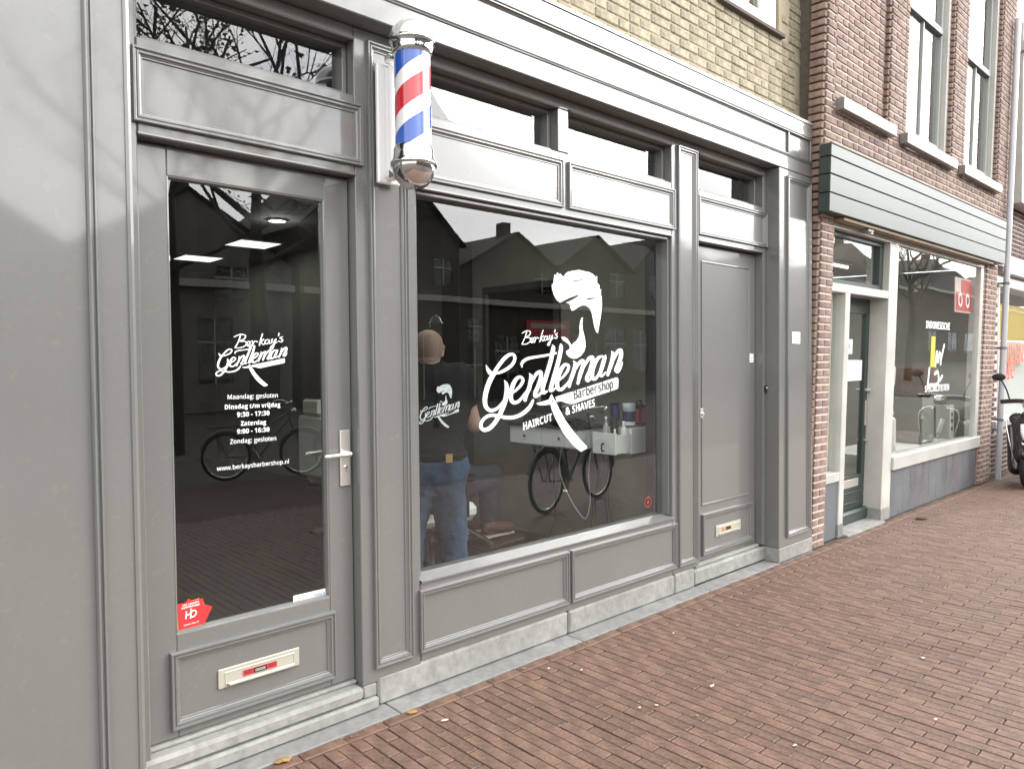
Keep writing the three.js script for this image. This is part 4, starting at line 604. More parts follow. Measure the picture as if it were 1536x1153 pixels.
// bicycles
function bicycle(x, z, turn, label, black) {
  const b = thing('bicycle', [x, 0, z], label, 'bicycle', 'bicycles parked by the street'); b.rotation.y = turn; b.rotation.z = 0; 
  const P = (n, g, m, par = b) => part(par, n, g, m, { local: true }), R = 0.34, fm = black ? M.gloss : mat({ color: col(0.12, 0.14, 0.16), roughness: 0.35 });
  for (const wx of [-0.54, 0.54]) {
    const w = new THREE.Group(); w.name = 'wheel'; w.position.set(wx, R, 0); b.add(w);
    P('tyre', planarUV(new THREE.TorusGeometry(R - 0.02, 0.02, 8, 48)), M.rubber, w); P('rim', planarUV(new THREE.TorusGeometry(R - 0.045, 0.011, 6, 48)), M.chrome, w);
    const sp = []; for (let k = 0; k < 24; k++) { const a = k / 24 * 6.283; sp.push(rod([Math.cos(a + 0.3) * 0.02, Math.sin(a + 0.3) * 0.02, (k % 2 - 0.5) * 0.05], [Math.cos(a) * (R - 0.05), Math.sin(a) * (R - 0.05), 0], 0.0016, 0.0016, 3)); } P('spokes', sp, M.chrome, w);
    P('mudguard', planarUV(new THREE.TorusGeometry(R + 0.025, 0.018, 5, 24, Math.PI * 0.9).scale(1, 1, 1.4)), fm, w);
  }
  P('frame', [rod([-0.54, R, 0.03], [-0.1, 0.3, 0.03], 0.01), rod([-0.1, 0.3, 0], [-0.22, 0.88, 0], 0.016), rod([-0.1, 0.3, 0], [0.36, 0.86, 0], 0.018), rod([-0.17, 0.62, 0], [0.35, 0.93, 0], 0.016), rod([-0.54, R, 0.03], [-0.19, 0.75, 0.01], 0.009), rod([0.54, R, 0], [0.38, 0.78, 0], 0.014), rod([0.38, 0.78, 0], [0.33, 1.04, 0], 0.016)], fm);
  P('handlebar', tube([[0.14, 1.05, -0.28], [0.3, 1.1, -0.25], [0.34, 1.08, 0], [0.3, 1.1, 0.25], [0.14, 1.05, 0.28]], 0.012, 30, 8), M.chrome); P('grip', [rod([0.14, 1.05, -0.28], [0.24, 1.08, -0.262], 0.017), rod([0.14, 1.05, 0.28], [0.24, 1.08, 0.262], 0.017)], M.rubber);
  P('saddle', ball(-0.25, 0.95, 0, 0.13, 1, 0.35, 0.75), M.rubber); P('rack', [rod([-0.78, 0.76, -0.07], [-0.24, 0.76, -0.05], 0.007), rod([-0.78, 0.76, 0.07], [-0.24, 0.76, 0.05], 0.007), rod([-0.7, 0.76, 0.07], [-0.54, R, 0.05], 0.006), rod([-0.7, 0.76, -0.07], [-0.54, R, -0.05], 0.006)], M.gloss);
  P('crank', [lathe([[0.001, -0.006], [0.09, -0.006], [0.09, 0.006], [0.001, 0.006]], 20).rotateX(Math.PI / 2).translate(-0.1, 0.3, 0.03), rod([-0.1, 0.3, 0.05], [-0.02, 0.16, 0.05], 0.01), rod([-0.1, 0.3, -0.05], [-0.18, 0.44, -0.05], 0.01), box(-0.06, 0.02, 0.14, 0.16, 0.05, 0.13, 0.003)], M.steel); P('headlamp', ball(0.42, 0.95, 0, 0.04), M.chrome);
}
bicycle(4.5, 7.0, 0.1, 'grey city bicycle parked across the street before the slim tree', false); bicycle(6.1, 7.3, -0.3, 'black city bicycle parked across the street beside the grey one', true); bicycle(6.06, 2.5, -0.19, 'grey bicycle parked on the paving opposite the side door', false);
// ---------- the white transfer on the shop window: strokes traced in zooms of the photograph, laid on the pane ----------
const FA = (a, b) => [690 + a / 5.7625, 480 + b / 5.7625], FB = (a, b) => [790 + a / 5.4875, 480 + b / 5.4875], FC = (a, b) => [810 + a / 6.786, 390 + b / 6.786];
function ribbon(frame, pts, z) { // a brush stroke with its own width at every point -> flat outline on the wall plane
  const c = new THREE.CatmullRomCurve3(pts.map((p) => new THREE.Vector3(p[0], p[1], (p[2] ?? 9) * 6)), false, 'centripetal'), n = pts.length * 6, L = [], R = [];
  for (let i = 0; i <= n; i++) { const p = c.getPoint(i / n), t = c.getTangent(i / n), l = Math.hypot(t.x, t.y) || 1, w = Math.max(0.5, p.z / 13.4); L.push([p.x - t.y / l * w, p.y + t.x / l * w]); R.push([p.x + t.y / l * w, p.y - t.x / l * w]); }
  const f = []; let lift = 0; const P = ([a, b]) => { const q = onWall(...frame(a, b), z); return [q.x, q.y, z + lift]; };
  for (let i = 0; i < n; i++, lift += 0.000006) f.push([P(L[i]), P(L[i + 1]), P(R[i + 1]), P(R[i])]);
  const round = (i) => { const p = c.getPoint(i), w = Math.max(0.5, p.z / 12), ring = []; for (let k = 0; k < 10; k++) ring.push(P([p.x + Math.cos(k * 0.6283) * w, p.y + Math.sin(k * 0.6283) * w])); f.push(ring); }; lift = -0.00015; round(0); lift = n * 0.000006 + 0.00015; round(1);
  return polyGeo(f);
}
function patch(frame, outline, z, holes = []) { const v = (l) => l.map(([a, b]) => { const q = onWall(...frame(a, b), z); return new THREE.Vector2(q.x, q.y); }), s = new THREE.Shape(v(outline)); s.holes = holes.map((h) => new THREE.Path(v(h))); return planarUV(new THREE.ShapeGeometry(s).translate(0, 0, z)); }
const SCRIPT = [
  ['A', [[226, 390, 6], [240, 425, 28], [262, 455, 40], [290, 470, 36]]], ['A', [[285, 470, 36], [330, 400, 34], [385, 330, 34], [430, 298, 30], [465, 300, 26], [474, 335, 28], [450, 385, 30], [400, 425, 30], [345, 452, 26], [300, 460, 20]]],
  ['A', [[290, 465, 42], [255, 530, 46], [225, 620, 44], [215, 700, 42], [228, 755, 38], [262, 780, 34], [305, 772, 30], [345, 740, 24], [375, 700, 20]]],
  ['A', [[384, 520, 4], [402, 560, 34], [405, 620, 44], [390, 700, 44], [362, 775, 42], [330, 840, 40], [290, 900, 40], [245, 940, 40], [205, 948, 36], [182, 925, 32], [185, 885, 30], [215, 845, 30], [265, 822, 30], [330, 828, 30], [400, 842, 34], [470, 838, 34], [540, 808, 36], [595, 760, 36], [628, 700, 24], [633, 682, 4]]],
  ['A', [[440, 640, 14], [490, 600, 24], [530, 555, 28], [545, 515, 26], [525, 492, 26], [490, 505, 34], [458, 560, 40], [440, 630, 42], [442, 685, 40], [465, 712, 34], [500, 705, 30], [535, 670, 24], [560, 630, 16]]],
  ['A', [[600, 460, 6], [615, 500, 36], [600, 580, 38], [575, 640, 36], [562, 690, 30]]], ['A', [[590, 600, 16], [630, 520, 24], [665, 460, 32], [695, 448, 34], [700, 490, 38], [680, 560, 38], [650, 630, 36], [652, 660, 28], [690, 640, 22], [725, 600, 14]]],
  ['A', [[800, 215, 8], [806, 250, 38], [790, 330, 38], [750, 470, 40], [715, 590, 38], [722, 630, 28], [750, 615, 18]]], ['A', [[870, 205, 8], [874, 240, 36], [860, 320, 38], [825, 450, 40], [790, 570, 38], [782, 605, 34], [810, 600, 20], [840, 570, 12]]],
  ['A', [[535, 405, 10], [540, 365, 28], [580, 335, 28], [660, 318, 24], [740, 305, 22], [830, 285, 18]]],
  ['B', [[265, 500, 10], [310, 455, 22], [340, 410, 26], [345, 375, 24], [320, 365, 26], [290, 395, 34], [265, 450, 38], [250, 510, 38], [258, 562, 36], [285, 570, 30], [320, 540, 24], [350, 500, 14]]],
  ['B', [[385, 335, 6], [400, 370, 34], [385, 430, 36], [360, 500, 34], [350, 545, 26]]], ['B', [[375, 460, 14], [410, 390, 22], [440, 345, 30], [462, 335, 32], [462, 380, 36], [440, 450, 36], [422, 520, 24]]], ['B', [[440, 450, 14], [480, 370, 22], [515, 315, 30], [540, 305, 32], [540, 350, 36], [520, 420, 36], [495, 478, 32], [505, 500, 24], [535, 475, 16]]],
  ['B', [[625, 296, 16], [592, 310, 28], [560, 360, 36], [540, 430, 36], [545, 480, 32], [570, 480, 26], [600, 430, 22], [625, 350, 20]]], ['B', [[650, 290, 10], [640, 320, 36], [620, 390, 36], [605, 445, 30], [620, 460, 22], [650, 430, 14]]],
  ['B', [[700, 255, 6], [712, 290, 34], [700, 350, 36], [680, 410, 32], [668, 450, 24]]], ['B', [[685, 390, 14], [720, 315, 24], [750, 260, 30], [773, 247, 32], [778, 285, 36], [760, 350, 36], [738, 405, 34], [748, 425, 28], [775, 390, 18], [790, 345, 6]]],
];
const NAME = [[[578, 98], [562, 150], [535, 208]], [[538, 112], [578, 92], [608, 100], [600, 130], [565, 150], [605, 155], [608, 180], [575, 205], [542, 208]], [[612, 185], [632, 170], [634, 155], [620, 155], [611, 175], [620, 195], [642, 183]], [[647, 148], [652, 165], [644, 192]], [[650, 168], [668, 150], [680, 157]], [[718, 88], [702, 140], [690, 188]], [[696, 162], [722, 135]], [[702, 158], [716, 180], [728, 170]], [[757, 140], [738, 140], [728, 160], [735, 175], [750, 165], [758, 143], [753, 170], [768, 165]], [[777, 132], [771, 155], [781, 160], [800, 130], [787, 170], [769, 217], [757, 215], [770, 190], [803, 158]], [[823, 84], [818, 106]], [[842, 114], [826, 124], [841, 140], [832, 158], [815, 152]]];
const FR = { A: FA, B: FB, C: FC };
const zL = ZR + 0.003;
const BLADE = [[238, 632], [500, 549], [735, 472], [748, 474], [756, 486], [754, 556], [742, 568], [560, 628], [388, 688], [350, 688], [320, 680], [290, 667], [246, 672]], TANG = [[80, 683], [130, 670], [182, 655], [205, 607], [222, 640], [238, 672], [225, 690], [190, 694], [130, 702], [95, 697]];
const HANDLE = [[192, 668], [236, 662], [268, 730], [320, 825], [385, 915], [440, 980], [500, 1045], [492, 1058], [450, 1082], [440, 1078], [378, 1025], [300, 925], [240, 815], [205, 730]];
const HAIR = [[125, 235], [136, 262], [140, 200], [150, 145], [158, 150], [163, 160], [175, 125], [185, 130], [190, 152], [205, 135], [225, 160], [240, 168], [255, 145], [280, 122], [330, 110], [400, 100], [440, 110], [500, 122], [535, 140], [560, 165], [571, 185], [575, 160], [583, 165], [582, 230], [605, 255], [608, 300], [625, 295], [620, 340], [630, 390], [632, 450], [622, 560], [605, 660], [590, 742], [575, 735], [555, 680], [540, 600], [525, 530], [505, 490], [470, 462], [430, 460], [390, 478], [355, 505], [325, 516], [312, 490], [305, 455], [290, 438], [262, 434], [310, 414], [360, 388], [410, 354], [370, 358], [300, 383], [240, 413], [205, 433], [170, 405], [145, 360], [128, 310], [120, 265]];
const BEARD = [[220, 780], [250, 782], [280, 800], [300, 830], [318, 862], [335, 855], [345, 835], [355, 838], [375, 815], [395, 780], [405, 740], [403, 680], [410, 620], [425, 585], [438, 583], [432, 640], [435, 700], [450, 760], [462, 820], [465, 880], [450, 930], [415, 975], [375, 1000], [335, 1003], [295, 985], [270, 955], [268, 925], [285, 915], [300, 905], [305, 880], [290, 855], [265, 835], [235, 815], [220, 795]];
const pA = (f, a, b) => { const q = onWall(...f(a, b), zL); return [q.x, q.y]; };
const script = SCRIPT.map(([f, p], i) => ribbon(FR[f], p, zL + i * 0.0005)), nameG = NAME.map((p, i) => ribbon(FA, p.map(([a, b]) => [a, b, 8]), zL + i * 0.0004));
const razor = [patch(FB, BLADE, zL), patch(FB, TANG, zL + 0.0006), patch(FB, HANDLE, zL + 0.0012)];
const emblem = [patch(FC, HAIR, zL, [[[300, 220], [350, 206], [430, 198], [442, 210], [380, 214]], [[440, 410], [500, 384], [578, 381], [540, 396], [490, 404]]]), patch(FC, BEARD, zL)];
part(win, 'script_lettering', script, M.vinyl); part(win, 'name_lettering', nameG, M.vinyl); part(win, 'razor_emblem', razor, M.vinyl); part(win, 'hair_emblem', emblem[0], M.vinyl); part(win, 'beard_emblem', emblem[1], M.vinyl);
part(win, 'razor_pivot', rod([...pA(FB, 210, 664), zL], [...pA(FB, 210, 664), zL + 0.002], 0.006, 0.006, 14), M.black);
const caption = [lettering('HAIRCUT', 'bold', ...pA(FA, 548, 952), ...pA(FA, 797, 868), zL, 1.05, 0.12), lettering('& SHAVES', 'bold', ...pA(FB, 322, 783), ...pA(FB, 562, 708), zL, 1.05, 0.12)];
for (const g of caption) part(win, 'small_lettering', g, M.vinyl);
part(win, 'blade_lettering', [0, 1, 2].map((k) => lettering('Barbershop', 'mono', ...pA(FB, 388, 652), ...pA(FB, 708, 558), zL + 0.003 + k * 0.0003, 1.25, 0.1).translate(k * 0.0014, (k % 2) * 0.0012, 0)), M.dark);
{ const p = onWall(972, 753, zL), R = 0.034, red2 = mat({ color: col(0.35, 0.05, 0.04), roughness: 0.5 }); part(win, 'round_red_sticker', [planarUV(new THREE.TorusGeometry(R, 0.0035, 6, 28).scale(1, 1, 0.15).translate(p.x, p.y, zL)), box(p.x - 0.0025, p.x + 0.0025, p.y - R, p.y + R, zL + 0.0006, zL + 0.0012, 0), box(p.x - 0.018, p.x + 0.012, p.y - 0.004, p.y + 0.004, zL + 0.0014, zL + 0.002, 0)], red2); }
// the smaller transfer and the opening hours on the door
const affine = (from, to) => { const [a, b, c] = from, [d, e, f] = to, det = (b[0] - a[0]) * (c[1] - a[1]) - (c[0] - a[0]) * (b[1] - a[1]); return (x, y) => { const s = ((x - a[0]) * (c[1] - a[1]) - (c[0] - a[0]) * (y - a[1])) / det, t = ((b[0] - a[0]) * (y - a[1]) - (x - a[0]) * (b[1] - a[1])) / det; return [d[0] + s * (e[0] - d[0]) + t * (f[0] - d[0]), d[1] + s * (e[1] - d[1]) + t * (f[1] - d[1])]; }; };
function mapGeo(g, f, zz) { g = g.clone(); const p = g.attributes.position; for (let i = 0; i < p.count; i++) { const [x, y] = f(p.getX(i), p.getY(i)); p.setXYZ(i, x, y, zz + (p.getZ(i) - zL) * 0.5); } return planarUV(g); }
{
  const z = -0.081, D = (a, b) => { const q = onWall(310 + a / 4.807, 480 + b / 4.807, z); return [q.x, q.y]; };
  const big = affine([pA(FA, 168, 930), pA(FB, 790, 345), pA(FB, 468, 1078)], [D(62, 395), D(580, 232), D(425, 478)]), nm = affine([pA(FA, 535, 208), pA(FA, 842, 150), pA(FA, 823, 84)], [D(203, 200), D(552, 150), D(524, 95)]);
  part(door, 'script_lettering', script.map((g) => mapGeo(g, big, z)), M.vinyl); part(door, 'razor_emblem', razor.map((g) => mapGeo(g, big, z)), M.vinyl); part(door, 'name_lettering', nameG.map((g) => mapGeo(g, nm, z)), M.vinyl);
  const lines = [['Maandag: gesloten', 'sans', 150, 571, 512], ['Dinsdag t/m vrijdag', 'bold', 130, 643, 530], ['9:30 - 17:30', 'bold', 218, 698, 452], ['Zaterdag', 'bold', 245, 762, 428], ['9:00 - 16:30', 'bold', 218, 820, 452], ['Zondag: gesloten', 'sans', 168, 893, 500], ['www.berkaysbarbershop.nl', 'sans', 72, 1087, 592]];
  for (const [t, f, a, b, c] of lines) { const p = D(a, b), q = D(c, b); part(door, 'opening_hours', lettering(t, f, p[0], p[1], q[0], p[1], z, 1.0), M.vinyl); }
}
// ---------- bodies: rounded bones blended in a distance field and meshed with surface nets ----------
const smin = (a, b, k) => { const h = Math.max(k - Math.abs(a - b), 0) / k; return Math.min(a, b) - h * h * k * 0.25; };
const bone = (a, b, r1, r2, k = 0.03, sq = 1) => ({ a, b, r1, r2, k, sq });
function boneDist(q, x, y, z) { const [ax, ay, az] = q.a, bx = q.b[0] - ax, by = q.b[1] - ay, bz = q.b[2] - az, px = x - ax, py = y - ay, pz = (z - az), l = bx * bx + by * by + bz * bz || 1e-9, t = Math.max(0, Math.min(1, (px * bx + py * by + pz * bz) / l)), dx = px - bx * t, dy = py - by * t, dz = (pz - bz * t) * q.sq; return Math.sqrt(dx * dx + dy * dy + dz * dz) - (q.r1 + (q.r2 - q.r1) * t); }
const bodyField = (bones) => (x, y, z) => { let d = 1e3; for (const q of bones) d = smin(d, boneDist(q, x, y, z), q.k); return d; };
function nets(f, lo, hi, cell) {
  const n = lo.map((v, i) => Math.ceil((hi[i] - v) / cell) + 2), [nx, ny, nz] = n, v = new Float32Array(nx * ny * nz), id = new Int32Array(nx * ny * nz).fill(-1), pos = [], tri = [];
  for (let k = 0, o = 0; k < nz; k++) for (let j = 0; j < ny; j++) for (let i = 0; i < nx; i++, o++) v[o] = f(lo[0] + i * cell, lo[1] + j * cell, lo[2] + k * cell);
  const at = (i, j, k) => i + nx * (j + ny * k), cor = [[0, 0, 0], [1, 0, 0], [0, 1, 0], [1, 1, 0], [0, 0, 1], [1, 0, 1], [0, 1, 1], [1, 1, 1]], eds = [[0, 1], [2, 3], [4, 5], [6, 7], [0, 2], [1, 3], [4, 6], [5, 7], [0, 4], [1, 5], [2, 6], [3, 7]];
  for (let k = 0; k < nz - 1; k++) for (let j = 0; j < ny - 1; j++) for (let i = 0; i < nx - 1; i++) {
    const s = cor.map(([a, b, c]) => v[at(i + a, j + b, k + c)]); let x = 0, y = 0, z = 0, m = 0;
    for (const [p, q] of eds) if ((s[p] < 0) !== (s[q] < 0)) { const t = s[p] / (s[p] - s[q]); x += cor[p][0] + t * (cor[q][0] - cor[p][0]); y += cor[p][1] + t * (cor[q][1] - cor[p][1]); z += cor[p][2] + t * (cor[q][2] - cor[p][2]); m++; }
    if (m) { id[at(i, j, k)] = pos.length / 3; pos.push(lo[0] + (i + x / m) * cell, lo[1] + (j + y / m) * cell, lo[2] + (k + z / m) * cell); }
  }
  for (let k = 1; k < nz - 1; k++) for (let j = 1; j < ny - 1; j++) for (let i = 1; i < nx - 1; i++) {
    const a = v[at(i, j, k)] < 0, q = (p, b) => { if (p.some((e) => e < 0)) return; const [p0, p1, p2, p3] = b ? p : [p[0], p[3], p[2], p[1]]; tri.push(p0, p1, p2, p0, p2, p3); };
    if (a !== (v[at(i + 1, j, k)] < 0)) q([id[at(i, j - 1, k - 1)], id[at(i, j, k - 1)], id[at(i, j, k)], id[at(i, j - 1, k)]], a);
    if (a !== (v[at(i, j + 1, k)] < 0)) q([id[at(i - 1, j, k - 1)], id[at(i - 1, j, k)], id[at(i, j, k)], id[at(i, j, k - 1)]], a);
    if (a !== (v[at(i, j, k + 1)] < 0)) q([id[at(i - 1, j - 1, k)], id[at(i, j - 1, k)], id[at(i, j, k)], id[at(i - 1, j, k)]], a);
  }
  const g = new THREE.BufferGeometry(), nor = new Float32Array(pos.length), e = cell * 0.7;
  for (let i = 0; i < pos.length; i += 3) { const [x, y, z] = [pos[i], pos[i + 1], pos[i + 2]], nx2 = f(x + e, y, z) - f(x - e, y, z), ny2 = f(x, y + e, z) - f(x, y - e, z), nz2 = f(x, y, z + e) - f(x, y, z - e), l = Math.hypot(nx2, ny2, nz2) || 1; nor[i] = nx2 / l; nor[i + 1] = ny2 / l; nor[i + 2] = nz2 / l; }
  g.setAttribute('position', new THREE.BufferAttribute(new Float32Array(pos), 3)); g.setAttribute('normal', new THREE.BufferAttribute(nor, 3)); g.setIndex(tri);
  return planarUV(g);
}
const skin = mat({ color: col(0.3, 0.185, 0.14), roughness: 0.55 });
function handBones(w, dir, up, sideways, s = 1) { // palm, four bent fingers and a thumb from the wrist w
  const D = new THREE.Vector3(...dir).normalize(), S = new THREE.Vector3(...sideways).normalize(), U = new THREE.Vector3(...up).normalize(), P = (a, b, c) => new THREE.Vector3(...w).addScaledVector(D, a * s).addScaledVector(S, b * s).addScaledVector(U, c * s).toArray(), out = [bone(P(0, 0, 0), P(0.07, -0.018, 0), 0.024, 0.022, 0.01), bone(P(0.01, 0.01, 0), P(0.075, 0.022, 0), 0.02, 0.02, 0.01)];
  [[-0.033, 0.062, 0.8], [-0.012, 0.072, 1], [0.01, 0.068, 0.95], [0.03, 0.055, 0.78]].forEach(([b, a, l]) => { out.push(bone(P(a, b, 0), P(a + 0.035 * l, b, -0.012), 0.0095, 0.009, 0.006), bone(P(a + 0.035 * l, b, -0.012), P(a + 0.05 * l, b, -0.04), 0.009, 0.0085, 0.004), bone(P(a + 0.05 * l, b, -0.04), P(a + 0.036 * l, b, -0.058), 0.0085, 0.0075, 0.004)); });
  out.push(bone(P(0.02, 0.03, -0.004), P(0.05, 0.052, -0.022), 0.013, 0.011, 0.008), bone(P(0.05, 0.052, -0.022), P(0.075, 0.045, -0.045), 0.01, 0.008, 0.004)); return out;
}
function headBones(c, f) { // c centre, f unit direction of the face
  const s = [-f[2], 0, f[0]], P = (a, b, d) => [c[0] + f[0] * a + s[0] * d, c[1] + b, c[2] + f[2] * a + s[2] * d];
  return [bone(P(-0.02, 0.035, 0), P(0.025, 0.035, 0), 0.086, 0.082, 0.03), bone(P(0.03, -0.03, 0), P(0.045, -0.075, 0), 0.062, 0.045, 0.04), bone(P(-0.02, -0.02, 0), P(-0.02, -0.07, 0), 0.068, 0.056, 0.04), bone(P(0.1, 0.02, 0), P(0.118, -0.022, 0), 0.01, 0.015, 0.015), bone(P(0.088, -0.062, -0.018), P(0.088, -0.062, 0.018), 0.009, 0.009, 0.01), bone(P(0.095, 0.03, 0.03), P(0.09, 0.032, 0.045), 0.01, 0.01, 0.012), bone(P(0.095, 0.03, -0.03), P(0.09, 0.032, -0.045), 0.01, 0.01, 0.012), bone(P(-0.002, 0.02, 0.088), P(-0.006, -0.03, 0.086), 0.014, 0.01, 0.008), bone(P(-0.002, 0.02, -0.088), P(-0.006, -0.03, -0.086), 0.014, 0.01, 0.008)];
}
function cloth(f, off, keep, amp, freq, seed) { return (x, y, z) => Math.max(f(x, y, z) - off - amp * (fbm(x * freq + seed, y * freq * 1.6, z * freq, 3) - 0.45), keep(x, y, z)); }
const FL = 0.1;
{ // the barber: stands with his back to the street, bent a little over the chair
  const x = 2.60, z = -0.62, y = FL, a = 0.62, F = [Math.sin(a) * 0.8, 0, -Math.cos(a)], fl = Math.hypot(F[0], F[2]); F[0] /= fl; F[2] /= fl; const S = [-F[2], 0, F[0]];       // facing away, a little to the right; S = his right-hand side
  const P = (f, u, s) => [x + F[0] * f + S[0] * s, y + u, z + F[2] * f + S[2] * s];
  const hipL = P(0, 0.9, -0.09), hipR = P(0, 0.9, 0.09), shL = P(0.02, 1.41, -0.185), shR = P(0.02, 1.41, 0.185), elR = P(0.06, 1.13, 0.275), elL = P(0.1, 1.13, -0.27), wrR = P(0.28, 1.24, 0.2), wrL = P(0.32, 1.2, -0.12), head = P(0.07, 1.585, 0.0);
  const legs = [bone(hipL, P(0.02, 0.5, -0.12), 0.098, 0.066, 0.06), bone(P(0.02, 0.5, -0.12), P(-0.03, 0.09, -0.14), 0.064, 0.045, 0.03), bone(hipR, P(0.02, 0.5, 0.13), 0.098, 0.066, 0.06), bone(P(0.02, 0.5, 0.13), P(-0.03, 0.09, 0.15), 0.064, 0.045, 0.03)];
  const torso = [bone(P(0, 0.9, -0.07), P(0, 0.9, 0.07), 0.115, 0.115, 0.08), bone(P(0, 0.98, -0.06), P(0.0, 1.15, -0.06), 0.112, 0.115, 0.08), bone(P(0, 0.98, 0.06), P(0, 1.15, 0.06), 0.112, 0.115, 0.08), bone(P(0, 1.2, -0.09), P(0.01, 1.34, -0.1), 0.118, 0.1, 0.08), bone(P(0, 1.2, 0.09), P(0.01, 1.34, 0.1), 0.118, 0.1, 0.08), bone(shL, shR, 0.07, 0.07, 0.07), bone(P(0.02, 1.42, 0), P(0.045, 1.52, 0), 0.066, 0.057, 0.05)];
  const arms = [bone(shR, elR, 0.062, 0.046, 0.05), bone(elR, wrR, 0.047, 0.029, 0.02), bone(shL, elL, 0.062, 0.046, 0.05), bone(elL, wrL, 0.047, 0.029, 0.02)];
  const feet = [bone(P(-0.05, 0.05, -0.14), P(0.14, 0.035, -0.16), 0.042, 0.036, 0.03), bone(P(-0.05, 0.05, 0.15), P(0.14, 0.035, 0.18), 0.042, 0.036, 0.03)];
  const all = bodyField([...legs, ...torso, ...arms, ...feet]), o = thing('person', [x, y, z], 'standing man with shaved head, black printed T-shirt and blue jeans behind the shop window', 'person');
  const hd = bodyField([...headBones(head, F), bone(P(0.02, 1.4, 0), P(0.055, 1.53, 0), 0.062, 0.056, 0.04)]);
  const hr = bodyField([bone(elR, wrR, 0.04, 0.028, 0.02), ...handBones(wrR, F, [0, 1, 0], S)]), hl = bodyField([bone(elL, wrL, 0.04, 0.028, 0.02), ...handBones(wrL, F, [0, 1, 0], S.map((v) => -v))]);
  const around = (c, r) => [c.map((v) => v - r), c.map((v) => v + r)];
  part(o, 'body', [nets(all, [x - 0.5, y - 0.01, z - 0.5], [x + 0.5, y + 1.56, z + 0.5], 0.016), nets((a2, b2_, c2) => Math.max(hd(a2, b2_, c2), P(0, 1.44, 0)[1] - b2_), ...around(head, 0.17), 0.006), nets(hr, ...around(P(0.33, 1.22, 0.2), 0.14), 0.005), nets(hl, ...around(P(0.37, 1.18, -0.12), 0.14), 0.005)], skin);
  part(o, 'eye', [ball(...P(0.155, 1.612, 0.033), 0.012), ball(...P(0.155, 1.612, -0.033), 0.012)], M.whiteGloss);
  const stub = (f) => (a2, b2_, c2) => Math.max(f(a2, b2_, c2) - 0.0022, (P(0, 1.6, 0)[1] - b2_) + 1.2 * ((a2 - head[0]) * F[0] + (c2 - head[2]) * F[2])); part(o, 'hair_stubble', nets(stub(hd), ...around(head, 0.17), 0.006), mat({ color: col(0.17, 0.11, 0.085), roughness: 0.8 }));
  const armR = (a2, b2_, c2) => Math.min(boneDist(bone(elR, wrR, 0.1, 0.1), a2, b2_, c2), boneDist(bone(elL, wrL, 0.1, 0.1), a2, b2_, c2), boneDist(bone(P(0.05, 1.19, 0.265), elR, 0.09, 0.09), a2, b2_, c2), boneDist(bone(P(0.075, 1.2, -0.25), elL, 0.09, 0.09), a2, b2_, c2));
  const neck = P(0.03, 1.505, 0), shirtF = cloth(bodyField([...torso, ...arms]), 0.02, (a2, b2_, c2) => Math.max(y + 0.93 - b2_, b2_ - (y + 1.53), -armR(a2, b2_, c2), 0.078 - Math.hypot(a2 - neck[0], (b2_ - neck[1] - 0.035) * 0.9, c2 - neck[2])), 0.02, 6, 3);
  const tee = part(o, 'tshirt', nets(shirtF, [x - 0.5, y + 0.85, z - 0.5], [x + 0.5, y + 1.5, z + 0.5], 0.0125), phys({ color: col(0.012, 0.012, 0.0135), roughness: 0.95, specularIntensity: 0.25 }));
  part(o, 'jeans', nets(cloth(bodyField([...legs, torso[0]]), 0.022, (a2, b2_, c2) => Math.max(b2_ - (y + 0.985), y + 0.07 - b2_), 0.03, 9, 8), [x - 0.45, y + 0.03, z - 0.45], [x + 0.45, y + 1.02, z + 0.45], 0.0125), mat({ color: col(0.042, 0.085, 0.15), map: withRepeat(T.denim, 3, 2), roughness: 0.9 }));
  const ringB = (u0, u1, k) => nets((a2, b2_, c2) => Math.max(bodyField([...torso, legs[0], legs[2]])(a2, b2_, c2) - k, b2_ - (y + u1), y + u0 - b2_), [x - 0.3, y + u0 - 0.04, z - 0.3], [x + 0.3, y + u1 + 0.04, z + 0.3], 0.011);
  part(o, 'belt', ringB(0.955, 0.99, 0.026), phys({ color: col(0.012, 0.01, 0.009), roughness: 0.8, specularIntensity: 0.3 })); part(o, 'belt_patch', box(-0.02, 0.02, -0.025, 0.025, 0, 0.004, 0.001).rotateY(Math.atan2(-F[0], -F[2])).translate(...P(-0.155, 0.955, 0.09)), mat({ color: col(0.32, 0.2, 0.07), roughness: 0.6 }));
  part(o, 'shoe', [nets(bodyField(feet.map((q) => ({ ...q, r1: q.r1 + 0.012, r2: q.r2 + 0.012 }))), [x - 0.4, y - 0.02, z - 0.4], [x + 0.4, y + 0.13, z + 0.4], 0.012)], M.gloss);
  // print on the back of the shirt, laid on the cloth
  const Sx = (a2, b2_) => [610 + a2 / 3.035, 480 + b2_ / 3.035], W0 = (p) => p, from = [pA(FA, 168, 930), pA(FB, 790, 345), pA(FB, 468, 1078)], to = [Sx(57, 470), Sx(243, 385), Sx(190, 490)], A = affine(from, to);
  const lay = (g) => { g = g.clone(); const p = g.attributes.position; for (let i = 0; i < p.count; i++) { const [u, v] = A(p.getX(i), p.getY(i)), d = pixelRay(u, v).normalize(); let t = 3.2, q = 0; for (let k = 0; k < 90; k++) { const e = shirtF(camera.position.x + d.x * t, camera.position.y + d.y * t, camera.position.z + d.z * t); if (e < 0.004 || t > 5) break; t += Math.max(0.002, e * 0.6); } p.setXYZ(i, camera.position.x + d.x * t, camera.position.y + d.y * t, camera.position.z + d.z * t); } return planarUV(g); };
  part(o, 'shirt_print', [...script, ...razor, ...emblem].map(lay), mat({ color: col(0.7, 0.72, 0.71), roughness: 0.7, side: THREE.DoubleSide })); void W0; void tee;
